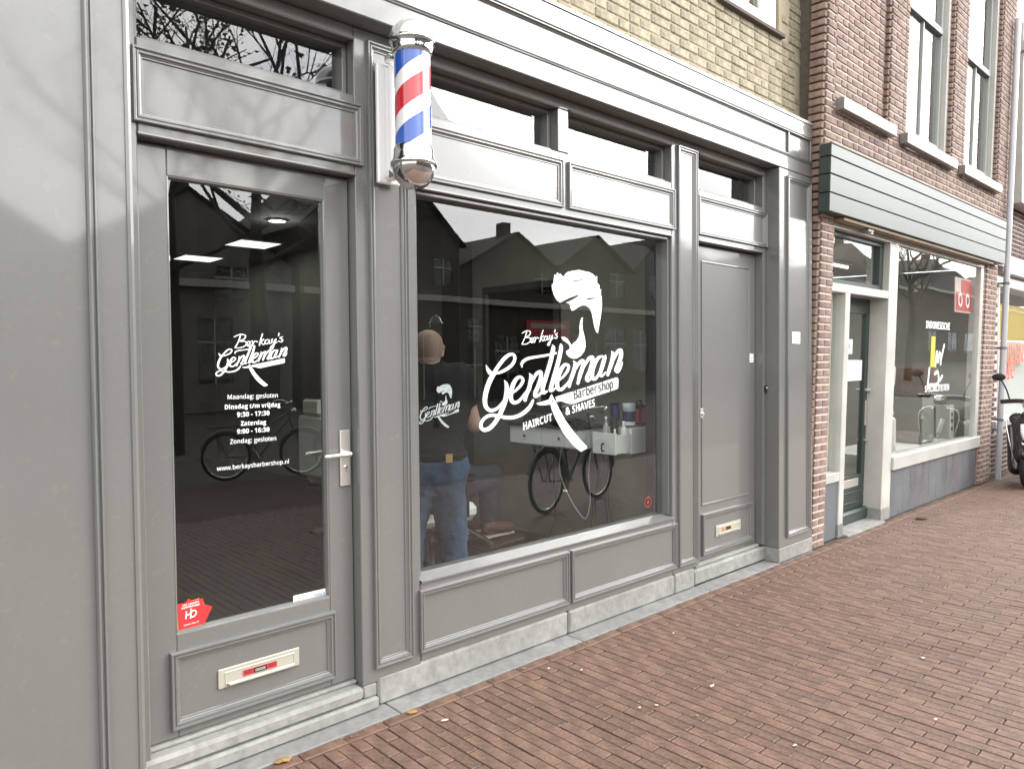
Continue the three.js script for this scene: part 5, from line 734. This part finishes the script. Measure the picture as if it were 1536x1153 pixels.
  // the client in the chair, seen as two legs beside the barber
  const cx = 3.0, cz = -1.22, c = (f, u, s) => [cx + f, FL + u, cz + s], q = thing('person', [cx, FL + 0.5, cz], 'seated person in dark trousers and brown shoes, feet on the footrest beside the standing man', 'person');
  const lg = [bone(c(0.02, 0.66, -0.1), c(0.46, 0.66, -0.14), 0.09, 0.062, 0.05), bone(c(0.46, 0.66, -0.14), c(0.42, 0.34, -0.14), 0.06, 0.042, 0.03), bone(c(0.02, 0.66, 0.1), c(0.48, 0.68, 0.13), 0.09, 0.062, 0.05), bone(c(0.48, 0.68, 0.13), c(0.46, 0.36, 0.13), 0.06, 0.042, 0.03)], tr = [bone(c(0, 0.66, -0.08), c(0, 0.66, 0.08), 0.12, 0.12, 0.08), bone(c(-0.02, 0.7, 0), c(-0.1, 1.1, 0), 0.14, 0.15, 0.1), bone(c(-0.1, 1.14, -0.17), c(-0.1, 1.14, 0.17), 0.075, 0.075, 0.08), bone(c(-0.1, 1.15, 0), c(-0.09, 1.27, 0), 0.06, 0.055, 0.05)];
  const ft = [bone(c(0.4, 0.3, -0.14), c(0.6, 0.27, -0.15), 0.04, 0.033, 0.03), bone(c(0.44, 0.32, 0.13), c(0.64, 0.29, 0.14), 0.04, 0.033, 0.03)], ar = [bone(c(-0.1, 1.12, -0.19), c(0.02, 0.88, -0.24), 0.055, 0.045, 0.04), bone(c(0.02, 0.88, -0.24), c(0.12, 0.82, -0.12), 0.043, 0.028, 0.02), bone(c(-0.1, 1.12, 0.19), c(0.02, 0.88, 0.24), 0.055, 0.045, 0.04), bone(c(0.02, 0.88, 0.24), c(0.12, 0.82, 0.12), 0.043, 0.028, 0.02)], h2 = c(-0.07, 1.38, 0);
  part(q, 'body', [nets(bodyField([...lg, ...tr, ...ft, ...ar]), [cx - 0.4, FL + 0.1, cz - 0.45], [cx + 0.8, FL + 1.3, cz + 0.45], 0.018), nets(bodyField(headBones(h2, [1, 0, 0])), ...around(h2, 0.17), 0.008), nets(bodyField([...handBones(c(0.12, 0.82, -0.12), [1, -0.1, 0], [0, 1, 0], [0, 0, 1])]), ...around(c(0.18, 0.8, -0.12), 0.12), 0.006), nets(bodyField([...handBones(c(0.12, 0.82, 0.12), [1, -0.1, 0], [0, 1, 0], [0, 0, -1])]), ...around(c(0.18, 0.8, 0.12), 0.12), 0.006)], skin);
  part(q, 'trousers', nets(cloth(bodyField([...lg, tr[0]]), 0.024, (a2, b2_) => Math.max(b2_ - FL - 0.86, FL + 0.36 - b2_), 0.03, 9, 2), [cx - 0.3, FL + 0.3, cz - 0.4], [cx + 0.7, FL + 0.95, cz + 0.4], 0.014), mat({ color: col(0.022, 0.027, 0.04), roughness: 0.9 }));
  part(q, 'cape', nets(cloth(bodyField([...tr.slice(1, 3), ...ar]), 0.05, (a2, b2_, c2) => Math.max(b2_ - FL - 1.22, FL + 0.72 - b2_), 0.05, 7, 5), [cx - 0.45, FL + 0.68, cz - 0.5], [cx + 0.55, FL + 1.28, cz + 0.5], 0.018), M.black);
  part(q, 'hair', nets((a2, b2_, c2) => Math.max(bodyField(headBones(h2, [1, 0, 0]))(a2, b2_, c2) - 0.012, (a2 - h2[0]) - (b2_ - h2[1]) * 1.2 - 0.01), ...around(h2, 0.19), 0.009), mat({ color: col(0.03, 0.02, 0.014), roughness: 0.8 }));
  for (const fz of ft) { const sh = part(q, 'shoe', nets(bodyField([{ ...fz, r1: 0.05, r2: 0.043 }]), [cx + 0.3, FL + 0.2, fz.a[2] - 0.1], [cx + 0.75, FL + 0.4, fz.a[2] + 0.1], 0.01), mat({ color: col(0.09, 0.045, 0.025), roughness: 0.5 })); part(sh, 'sole', box(fz.a[0] - 0.05, fz.b[0] + 0.045, Math.min(fz.a[1], fz.b[1]) - 0.05, Math.min(fz.a[1], fz.b[1]) - 0.033, fz.a[2] - 0.044, fz.a[2] + 0.036, 0.006), mat({ color: col(0.5, 0.42, 0.33), roughness: 0.7 })); }
}
// ---------- inside the barbershop ----------
function barberChair(x, z, turn, label) {
  const o = thing('barber_chair', [x, FL, z], label, 'chair'); o.rotation.y = turn; const P = (n, g, m) => part(o, n, g, m, { local: true }), cream = phys({ color: col(0.72, 0.7, 0.64), roughness: 0.35, clearcoat: 0.3 });
  P('base', lathe([[0.001, 0], [0.33, 0], [0.33, 0.02], [0.1, 0.06], [0.05, 0.1], [0.001, 0.1]], 40), M.chrome); P('column', rod([0, 0.05, 0], [0, 0.42, 0], 0.05), M.chrome);
  P('seat', box(-0.24, 0.26, 0.42, 0.54, -0.25, 0.25, 0.04), cream); P('seat_edge', box(-0.23, 0.25, 0.39, 0.419, -0.24, 0.24, 0.006), M.gloss);
  P('backrest', box(-0.32, -0.25, 0.5, 1.05, -0.24, 0.24, 0.03), cream); P('headrest', box(-0.34, -0.28, 1.06, 1.2, -0.13, 0.13, 0.03), cream);
  for (const s of [-1, 1]) P('armrest', [box(-0.2, 0.18, 0.7, 0.75, s * 0.28 - 0.035, s * 0.28 + 0.035, 0.015), rod([-0.15, 0.5, s * 0.28], [-0.15, 0.7, s * 0.28], 0.014), rod([0.12, 0.46, s * 0.28], [0.12, 0.7, s * 0.28], 0.014)], M.gloss);
  P('footrest', [box(0.38, 0.72, 0.17, 0.2, -0.24, 0.24, 0.01).rotateZ(0.06).translate(0, -0.02, 0)], mat({ color: col(0.1, 0.055, 0.03), roughness: 0.5, map: T.denim })); P('footrest_arm', [rod([0.1, 0.42, -0.16], [0.45, 0.2, -0.16], 0.016), rod([0.1, 0.42, 0.16], [0.45, 0.2, 0.16], 0.016)], M.chrome);
}
barberChair(3.02, -1.22, 0, 'pale padded barber chair with brown footrest under the seated person');
barberChair(3.42, -3.1, 0.1, 'empty pale barber chair on a chrome column beyond the seated person');
// wall units
const panelWhite = phys({ color: col(0.72, 0.73, 0.7), roughness: 0.35, clearcoat: 0.4 });
{
  const v = thing('drawer_unit', [4.36, 0.94, -0.5], 'white wall drawer unit with an open drawer of bottles by the window', 'drawers');
  part(v, 'cabinet', [box(4.225, 4.5, 0.935, 1.123, -0.62, -0.388, 0.004)], panelWhite);
  part(v, 'drawer', [box(4.04, 4.058, 0.945, 1.098, -0.6, -0.384, 0.003), box(4.059, 4.224, 0.95, 1.085, -0.4, -0.388, 0.002), box(4.059, 4.224, 0.95, 1.085, -0.6, -0.588, 0.002), box(4.059, 4.224, 0.95, 0.96, -0.587, -0.401, 0)], panelWhite); part(v, 'drawer_handle', tube([[4.04, 1.02, -0.49], [4.018, 1.02, -0.49], [4.018, 0.97, -0.49], [4.04, 0.97, -0.49]], 0.006, 16, 6), M.dark);
  const u = thing('drawer_unit', [4.33, 0.94, -1.3], 'grey white wall drawer unit with closed drawers and black work top under the mirror', 'drawers');
  part(u, 'cabinet', box(4.17, 4.5, 0.935, 1.09, -1.62, -0.83, 0.004), panelWhite); part(u, 'work_top', box(4.13, 4.5, 1.091, 1.112, -1.64, -0.81, 0.004), M.gloss);
  for (const [a, b] of [[-1.61, -1.25], [-1.24, -0.84]]) { part(u, 'drawer_front', box(4.152, 4.169, 0.945, 1.082, a, b, 0.003), panelWhite); part(u, 'drawer_knob', ball(4.145, 1.01, (a + b) / 2, 0.011), M.dark); }
  const mfr = thing('wall_mirror', [4.5, 1.2, -1.5], 'tall black framed mirror on the right wall of the barbershop', 'mirror');
  part(mfr, 'mirror_frame', [box(4.462, 4.5, 1.25, 2.25, -2.32, -2.26, 0.004), box(4.462, 4.5, 1.25, 2.25, -1.4, -1.34, 0.004), box(4.462, 4.5, 2.251, 2.31, -2.32, -1.34, 0.004), box(4.462, 4.5, 1.19, 1.249, -2.32, -1.34, 0.004)], M.dark); part(mfr, 'mirror_glass', box(4.48, 4.499, 1.25, 2.25, -2.26, -1.4, 0), mat({ color: col(0.6, 0.62, 0.6), metalness: 1, roughness: 0.03 }));
  const pil = thing('black_wall_post', [4.4, FL, -2.7], 'black wall post in the middle of the right wall of the barbershop', 'post'); part(pil, 'post_core', box(4.34, 4.5, FL, 3.09, -2.78, -2.5, 0.004), M.dark);
  // bottles and tins
  const bottle = (name, x, y, z, pts, m, cap, capPts, label, cat) => { const b = thing(name, [x, y, z], label, cat); part(b, 'container', lathe(pts, 24), m, { local: true }); if (cap) part(b, 'cap', lathe(capPts, 20), cap, { local: true }); return b; };
  const navy = phys({ color: col(0.018, 0.022, 0.12), roughness: 0.25, clearcoat: 0.6 }), cyl = (r, h) => [[0.001, 0], [r, 0], [r, h], [r * 0.94, h + 0.004], [0.001, h + 0.004]];
  bottle('hair_wax_tin', 4.25, 1.124, -0.56, cyl(0.036, 0.16), navy, M.dark, [[0.001, 0.165], [0.036, 0.165], [0.036, 0.18], [0.001, 0.18]], 'dark blue tin on the white drawer unit beside the large white lidded tub', 'tin');
  const tub = bottle('talc_tub', 4.33, 1.124, -0.49, cyl(0.048, 0.11), navy, phys({ color: col(0.7, 0.76, 0.82), roughness: 0.2, clearcoat: 0.5 }), [[0.001, 0.115], [0.049, 0.115], [0.05, 0.17], [0.046, 0.176], [0.001, 0.178]], 'large blue tub with pale lid on the white drawer unit', 'tub'); part(tub, 'label_band', lathe([[0.0485, 0.012], [0.0485, 0.04]], 24), panelWhite, { local: true });
  const cs = thing('clipper_case', [4.43, 1.124, -0.49], 'black case with red front label on the white drawer unit by the wall', 'case'); part(cs, 'case_body', box(4.385, 4.485, 1.124, 1.285, -0.55, -0.42, 0.006), M.gloss); part(cs, 'red_label', [box(4.382, 4.3848, 1.15, 1.26, -0.53, -0.44, 0), box(4.39, 4.44, 1.15, 1.26, -0.4198, -0.4185, 0)], mat({ color: col(0.5, 0.03, 0.06), roughness: 0.4 })); part(cs, 'carry_handle', tube([[4.4, 1.284, -0.48], [4.41, 1.31, -0.48], [4.46, 1.31, -0.48], [4.47, 1.284, -0.48]], 0.006, 16, 6), M.dark);
  bottle('spray_bottle', 4.1, 0.961, -0.52, [[0.001, 0], [0.024, 0], [0.024, 0.17], [0.012, 0.2], [0.012, 0.21], [0.001, 0.21]], phys({ color: col(0.5, 0.52, 0.52), roughness: 0.2, transmission: 0.3 }), M.steel, [[0.001, 0.212], [0.013, 0.212], [0.013, 0.25], [0.001, 0.25]], 'clear spray bottle standing in the open white drawer', 'bottle');
  bottle('shampoo_bottle', 4.17, 0.961, -0.5, cyl(0.03, 0.23), M.gloss, M.dark, [[0.001, 0.236], [0.014, 0.236], [0.014, 0.25], [0.001, 0.25]], 'black bottle standing in the open white drawer', 'bottle');
  bottle('lotion_bottle', 4.2, 0.961, -0.435, [[0.001, 0], [0.028, 0], [0.028, 0.15], [0.014, 0.175], [0.001, 0.175]], panelWhite, M.whiteGloss, [[0.001, 0.177], [0.013, 0.177], [0.013, 0.215], [0.001, 0.215]], 'white lotion bottle in the open white drawer beside the black bottle', 'bottle');
  bottle('small_bottle', 4.09, 0.961, -0.43, cyl(0.016, 0.13), panelWhite, M.whiteGloss, [[0.001, 0.136], [0.008, 0.136], [0.008, 0.165], [0.001, 0.165]], 'slim white bottle at the front of the open white drawer', 'bottle');
  const dry = thing('hair_clipper_set', [4.3, 1.113, -1.2], 'black hair clippers lying on the black work top under the mirror', 'clippers'); for (const [a, b2_, r] of [[-1.5, 0.03, 0.4], [-1.28, 0.035, -0.3], [-1.05, 0.03, 0.2], [-0.93, 0.028, 1]]) part(dry, 'clipper', box(-0.09, 0.09, 0, 0.05, -b2_, b2_, 0.014).rotateY(r).translate(4.28, 1.114, a), M.gloss);
  // cables hanging below the units
  const cable = (pts, label, m = M.dark, r = 0.0045) => tag(part(scene, numbered('power_cable'), tube(pts, r, 60, 6), m, { local: true }), label, 'cable', 'cables hanging under the wall units');
  const wx = 4.44; let i = 0; const rr = rngOf(60);
  for (const zz of [-0.72, -0.8, -0.86, -0.93, -1.35]) { const k = () => (rr() - 0.5) * 0.09; cable([[wx - 0.1, 1.05, zz], [wx - 0.06, 0.9, zz + k() * 0.5], [wx - 0.05, 0.7, zz + k()], [wx - 0.04, 0.5, zz + k()], [wx - 0.03, 0.3, zz + k()], [wx - 0.08, FL + 0.01, zz + k() * 2]], 'thin black power cable hanging under the wall drawer units'); i++; }
  cable([[4.47, 1.14, -0.4], [4.485, 1.1, -0.37], [4.487, 0.7, -0.375], [4.48, 0.3, -0.4], [4.4, FL + 0.01, -0.42]], 'single black cable running from the red labelled case down the wall', M.dark, 0.006);
  cable([[4.3, 0.93, -1.15], [4.32, 0.75, -1.2], [4.3, 0.6, -1.12], [4.32, 0.42, -1.0], [4.3, 0.38, -0.9], [4.33, 0.5, -0.88], [4.34, 0.75, -0.9], [4.35, 0.93, -0.88]], 'pale grey cable hanging in a loop under the wall drawer units', mat({ color: col(0.45, 0.45, 0.43), roughness: 0.5 }), 0.005);
}
// lamps in the ceiling
const glow = new THREE.MeshStandardMaterial({ color: 0xffffff, emissive: col(1, 0.98, 0.94), emissiveIntensity: 1.1 });
for (const [x, z, I, label] of [[3.7, -7.43, 4, 'square lit ceiling panel deepest in the barbershop'], [3.78, -5.81, 4, 'square lit ceiling panel nearer the round ceiling lamp'], [3.1, -1.15, 15, 'square lit ceiling panel over the seated person'], [1.6, -1.5, 9, 'square lit ceiling panel just inside the glass door']]) {
  const l = thing('ceiling_light_panel', [x, 3.09, z], label, 'light'); part(l, 'panel_frame', [box(-0.265, 0.265, -0.012, 0, -0.265, -0.25, 0), box(-0.265, 0.265, -0.012, 0, 0.25, 0.265, 0), box(-0.265, -0.25, -0.012, 0, -0.2499, 0.2499, 0), box(0.25, 0.265, -0.012, 0, -0.2499, 0.2499, 0)], M.whiteGloss, { local: true }); part(l, 'light_diffuser', box(-0.2498, 0.2498, -0.008, -0.001, -0.2498, 0.2498, 0), glow, { local: true });
  const a = new THREE.RectAreaLight(new THREE.Color(1, 0.97, 0.92), I, 0.5, 0.5); a.position.set(x, 3.07, z); a.lookAt(x, 0, z); a.name = 'panel_light'; scene.add(a);
}
{ const l = thing('round_ceiling_lamp', [3.35, 3.09, -4.22], 'small round lit ceiling lamp in the barbershop', 'light'); part(l, 'lamp_ring', lathe([[0.085, 0], [0.1, 0], [0.1, -0.02], [0.085, -0.02]], 32), M.whiteGloss, { local: true }); part(l, 'lamp_diffuser', lathe([[0.001, -0.012], [0.084, -0.012], [0.084, -0.004], [0.001, -0.004]], 32), glow, { local: true }); const p = new THREE.PointLight(new THREE.Color(1, 0.97, 0.92), 0.2); p.position.set(3.35, 3.04, -4.22); p.castShadow = true; p.shadow.radius = 4; p.name = 'lamp_light'; scene.add(p); }
// ---------- barber pole ----------
{
  const o = thing('barber_pole', [1.9, 2.37, 0.235], 'white barber pole with red and blue spiral stripes and chrome caps fixed over the pilaster', 'barber pole');
  const P = (n, g, m, par = o) => part(par, n, g, m, { local: true }), R = 0.08, y0 = 0.185, y1 = 0.588;
  P('glass_cylinder', rod([0, y0 - 0.03, 0], [0, y1 + 0.02, 0], R, R, 48), phys({ color: col(0.74, 0.74, 0.73), roughness: 0.12, clearcoat: 1, clearcoatRoughness: 0.03 }));
  const stripe = (phase, m, n) => { const f = [], pitch = 0.34, h = 0.098, rr = R + 0.0008, N = 240; for (let i = 0; i < N; i++) { const q = (k) => { const a = (k / N - 0.5) * 8 * Math.PI, yb = 0.39 + pitch * a / (2 * Math.PI) + phase; return [a, yb, yb + h]; }, [a, lo, hi] = q(i), [b, lo2, hi2] = q(i + 1), c = (v) => Math.max(y0, Math.min(y1, v)); if (hi <= y0 || lo >= y1) continue; const V = (an, y) => [Math.sin(an) * rr, c(y), Math.cos(an) * rr]; f.push([V(a, lo), V(b, lo2), V(b, hi2), V(a, hi)]); } const g = polyGeo(f); const p = g.attributes.position, nn = g.attributes.normal; for (let i = 0; i < p.count; i++) { const l = Math.hypot(p.getX(i), p.getZ(i)); nn.setXYZ(i, p.getX(i) / l, 0, p.getZ(i) / l); } P(n, g, m); };
  const dye = (r, g, b) => phys({ color: col(r, g, b), roughness: 0.12, clearcoat: 1, clearcoatRoughness: 0.03 });
  stripe(0.012, dye(0.48, 0.02, 0.03), 'red_stripe'); stripe(0.182, dye(0.02, 0.09, 0.42), 'blue_stripe'); 
  P('top_collar', lathe([[R, 0.585], [0.089, 0.588], [0.089, 0.605], [0.092, 0.61], [0.092, 0.632], [0.101, 0.637], [0.101, 0.65], [0.001, 0.65]], 48), M.chrome);
  P('top_dome', lathe([[0.1, 0.651], [0.099, 0.668], [0.09, 0.692], [0.07, 0.715], [0.045, 0.728], [0.02, 0.733], [0.001, 0.734]], 48), mat({ color: col(0.72, 0.72, 0.72), metalness: 0.75, roughness: 0.2 }));
  P('bottom_collar', lathe([[0.001, 0.1], [0.101, 0.1], [0.103, 0.112], [0.101, 0.12], [0.093, 0.128], [0.089, 0.155], [0.089, 0.175], [R, 0.188]], 48), M.chrome);
  P('bottom_dome', lathe([[0.001, 0.003], [0.03, 0.006], [0.06, 0.022], [0.083, 0.05], [0.094, 0.08], [0.096, 0.1]], 48), M.chrome);
  P('back_plate', box(-0.06, 0.06, 0.06, 0.6, -0.214, -0.19, 0.006), M.whiteGloss); P('mounting_rail', box(-0.022, 0.022, 0.075, 0.585, -0.189, -0.14, 0.006), M.whiteGloss);
  for (const y of [0.1, 0.62]) { const b = P('bracket', [box(-0.03, 0.03, y - 0.018, y + 0.018, -0.189, -0.09, 0.008), box(-0.012, 0.012, y + 0.018, y + 0.05, -0.14, -0.095, 0.006)], M.chrome); P('bracket_screw', [rod([-0.04, y, -0.13], [0.04, y, -0.13], 0.008)], M.chrome, b); }
}
// ---------- scooter at the edge of the picture ----------
{
  const o = thing('motor_scooter', [11.5, 0, 0.56], 'black motor scooter parked on the paving beyond the drain pipe', 'scooter'); o.rotation.y = 0.06;
  const P = (n, g, m, par = o) => part(par, n, g, m, { local: true }), blk = phys({ color: col(0.008, 0.008, 0.01), roughness: 0.18, clearcoat: 1 });
  for (const x of [-0.66, 0.6]) { const w = new THREE.Group(); w.name = 'wheel'; w.position.set(x, 0.25, 0); o.add(w); P('tyre', planarUV(new THREE.TorusGeometry(0.19, 0.06, 12, 36)), M.rubber, w); P('rim', lathe([[0.02, -0.05], [0.12, -0.04], [0.15, -0.03], [0.15, 0.03], [0.12, 0.04], [0.02, 0.05]], 28).rotateX(Math.PI / 2), M.steel, w); }
  const shell = (bones, lo, hi, c, keep = () => -1) => nets((x, y, z) => Math.max(bodyField(bones)(x, y, z), keep(x, y, z)), lo, hi, c);
  P('front_fender', shell([bone([-0.82, 0.42, 0], [-0.52, 0.48, 0], 0.09, 0.11, 0.05)], [-1, 0.25, -0.25], [-0.3, 0.7, 0.25], 0.018, (x, y) => 0.27 - Math.hypot(x + 0.66, y - 0.25)), blk);
  P('leg_shield', shell([bone([-0.5, 0.32, -0.12], [-0.46, 0.86, -0.16], 0.05, 0.05, 0.06), bone([-0.5, 0.32, 0.12], [-0.46, 0.86, 0.16], 0.05, 0.05, 0.06), bone([-0.54, 0.4, 0], [-0.5, 0.9, 0], 0.1, 0.09, 0.08), bone([-0.46, 0.84, -0.19], [-0.46, 0.84, 0.19], 0.045, 0.045, 0.06)], [-0.75, 0.2, -0.35], [-0.3, 1.05, 0.35], 0.018), blk);
  P('chrome_trim', [tube([[-0.56, 0.36, 0.17], [-0.56, 0.6, 0.22], [-0.53, 0.82, 0.25], [-0.5, 0.9, 0.2], [-0.52, 0.93, 0.05]], 0.01, 30, 8), tube([[-0.56, 0.36, -0.17], [-0.56, 0.6, -0.22], [-0.53, 0.82, -0.25], [-0.5, 0.9, -0.2], [-0.52, 0.93, -0.05]], 0.008, 30, 8), tube([[-0.66, 0.55, 0.07], [-0.64, 0.5, 0], [-0.66, 0.55, -0.07]], 0.014, 14, 8)], M.chrome);
  P('white_panel', [tube([[-0.6, 0.6, -0.04], [-0.61, 0.68, -0.06], [-0.58, 0.78, -0.07]], 0.03, 16, 8)], M.whiteGloss);
  P('lower_fairing', shell([bone([-0.5, 0.22, -0.15], [-0.1, 0.22, -0.17], 0.09, 0.08, 0.05), bone([-0.5, 0.22, 0.15], [-0.1, 0.22, 0.17], 0.09, 0.08, 0.05), bone([-0.47, 0.3, -0.19], [-0.44, 0.72, -0.22], 0.06, 0.05, 0.06), bone([-0.47, 0.3, 0.19], [-0.44, 0.72, 0.22], 0.06, 0.05, 0.06)], [-0.7, 0.08, -0.35], [0.05, 0.85, 0.35], 0.018), blk);
  P('foot_board', box(-0.45, 0.1, 0.26, 0.33, -0.16, 0.16, 0.02), blk); P('rear_body', shell([bone([0.12, 0.42, 0], [0.72, 0.62, 0], 0.17, 0.12, 0.08), bone([0.1, 0.62, 0], [0.7, 0.7, 0], 0.13, 0.1, 0.08)], [-0.15, 0.2, -0.3], [1, 0.9, 0.3], 0.022), blk);
  P('seat', shell([bone([0.02, 0.76, 0], [0.72, 0.8, 0], 0.11, 0.12, 0.05)], [-0.2, 0.6, -0.25], [1, 1, 0.25], 0.02, (x, y) => 0.74 - y), M.rubber);
  P('steering_column', rod([-0.62, 0.3, 0], [-0.42, 1.05, 0], 0.05), blk); P('handlebar', [tube([[-0.36, 1.05, -0.34], [-0.42, 1.07, -0.15], [-0.45, 1.06, 0], [-0.42, 1.07, 0.15], [-0.36, 1.05, 0.34]], 0.03, 24, 10)], blk); P('headlamp', [ball(-0.53, 1.02, 0, 0.075, 0.7, 1, 1.2)], M.chrome);
  for (const s of [-1, 1]) { const mr = P('mirror', [ball(-0.42, 1.37, s * 0.36, 0.07, 0.45, 0.7, 1.1)], M.rubber); P('mirror_stalk', tube([[-0.4, 1.07, s * 0.24], [-0.41, 1.22, s * 0.28], [-0.41, 1.34, s * 0.34]], 0.009, 14, 8), M.rubber, mr); }
}
scene.traverse((o) => { if (o.isMesh) { o.castShadow = o.receiveShadow = true; } });
renderer.render(scene, camera);
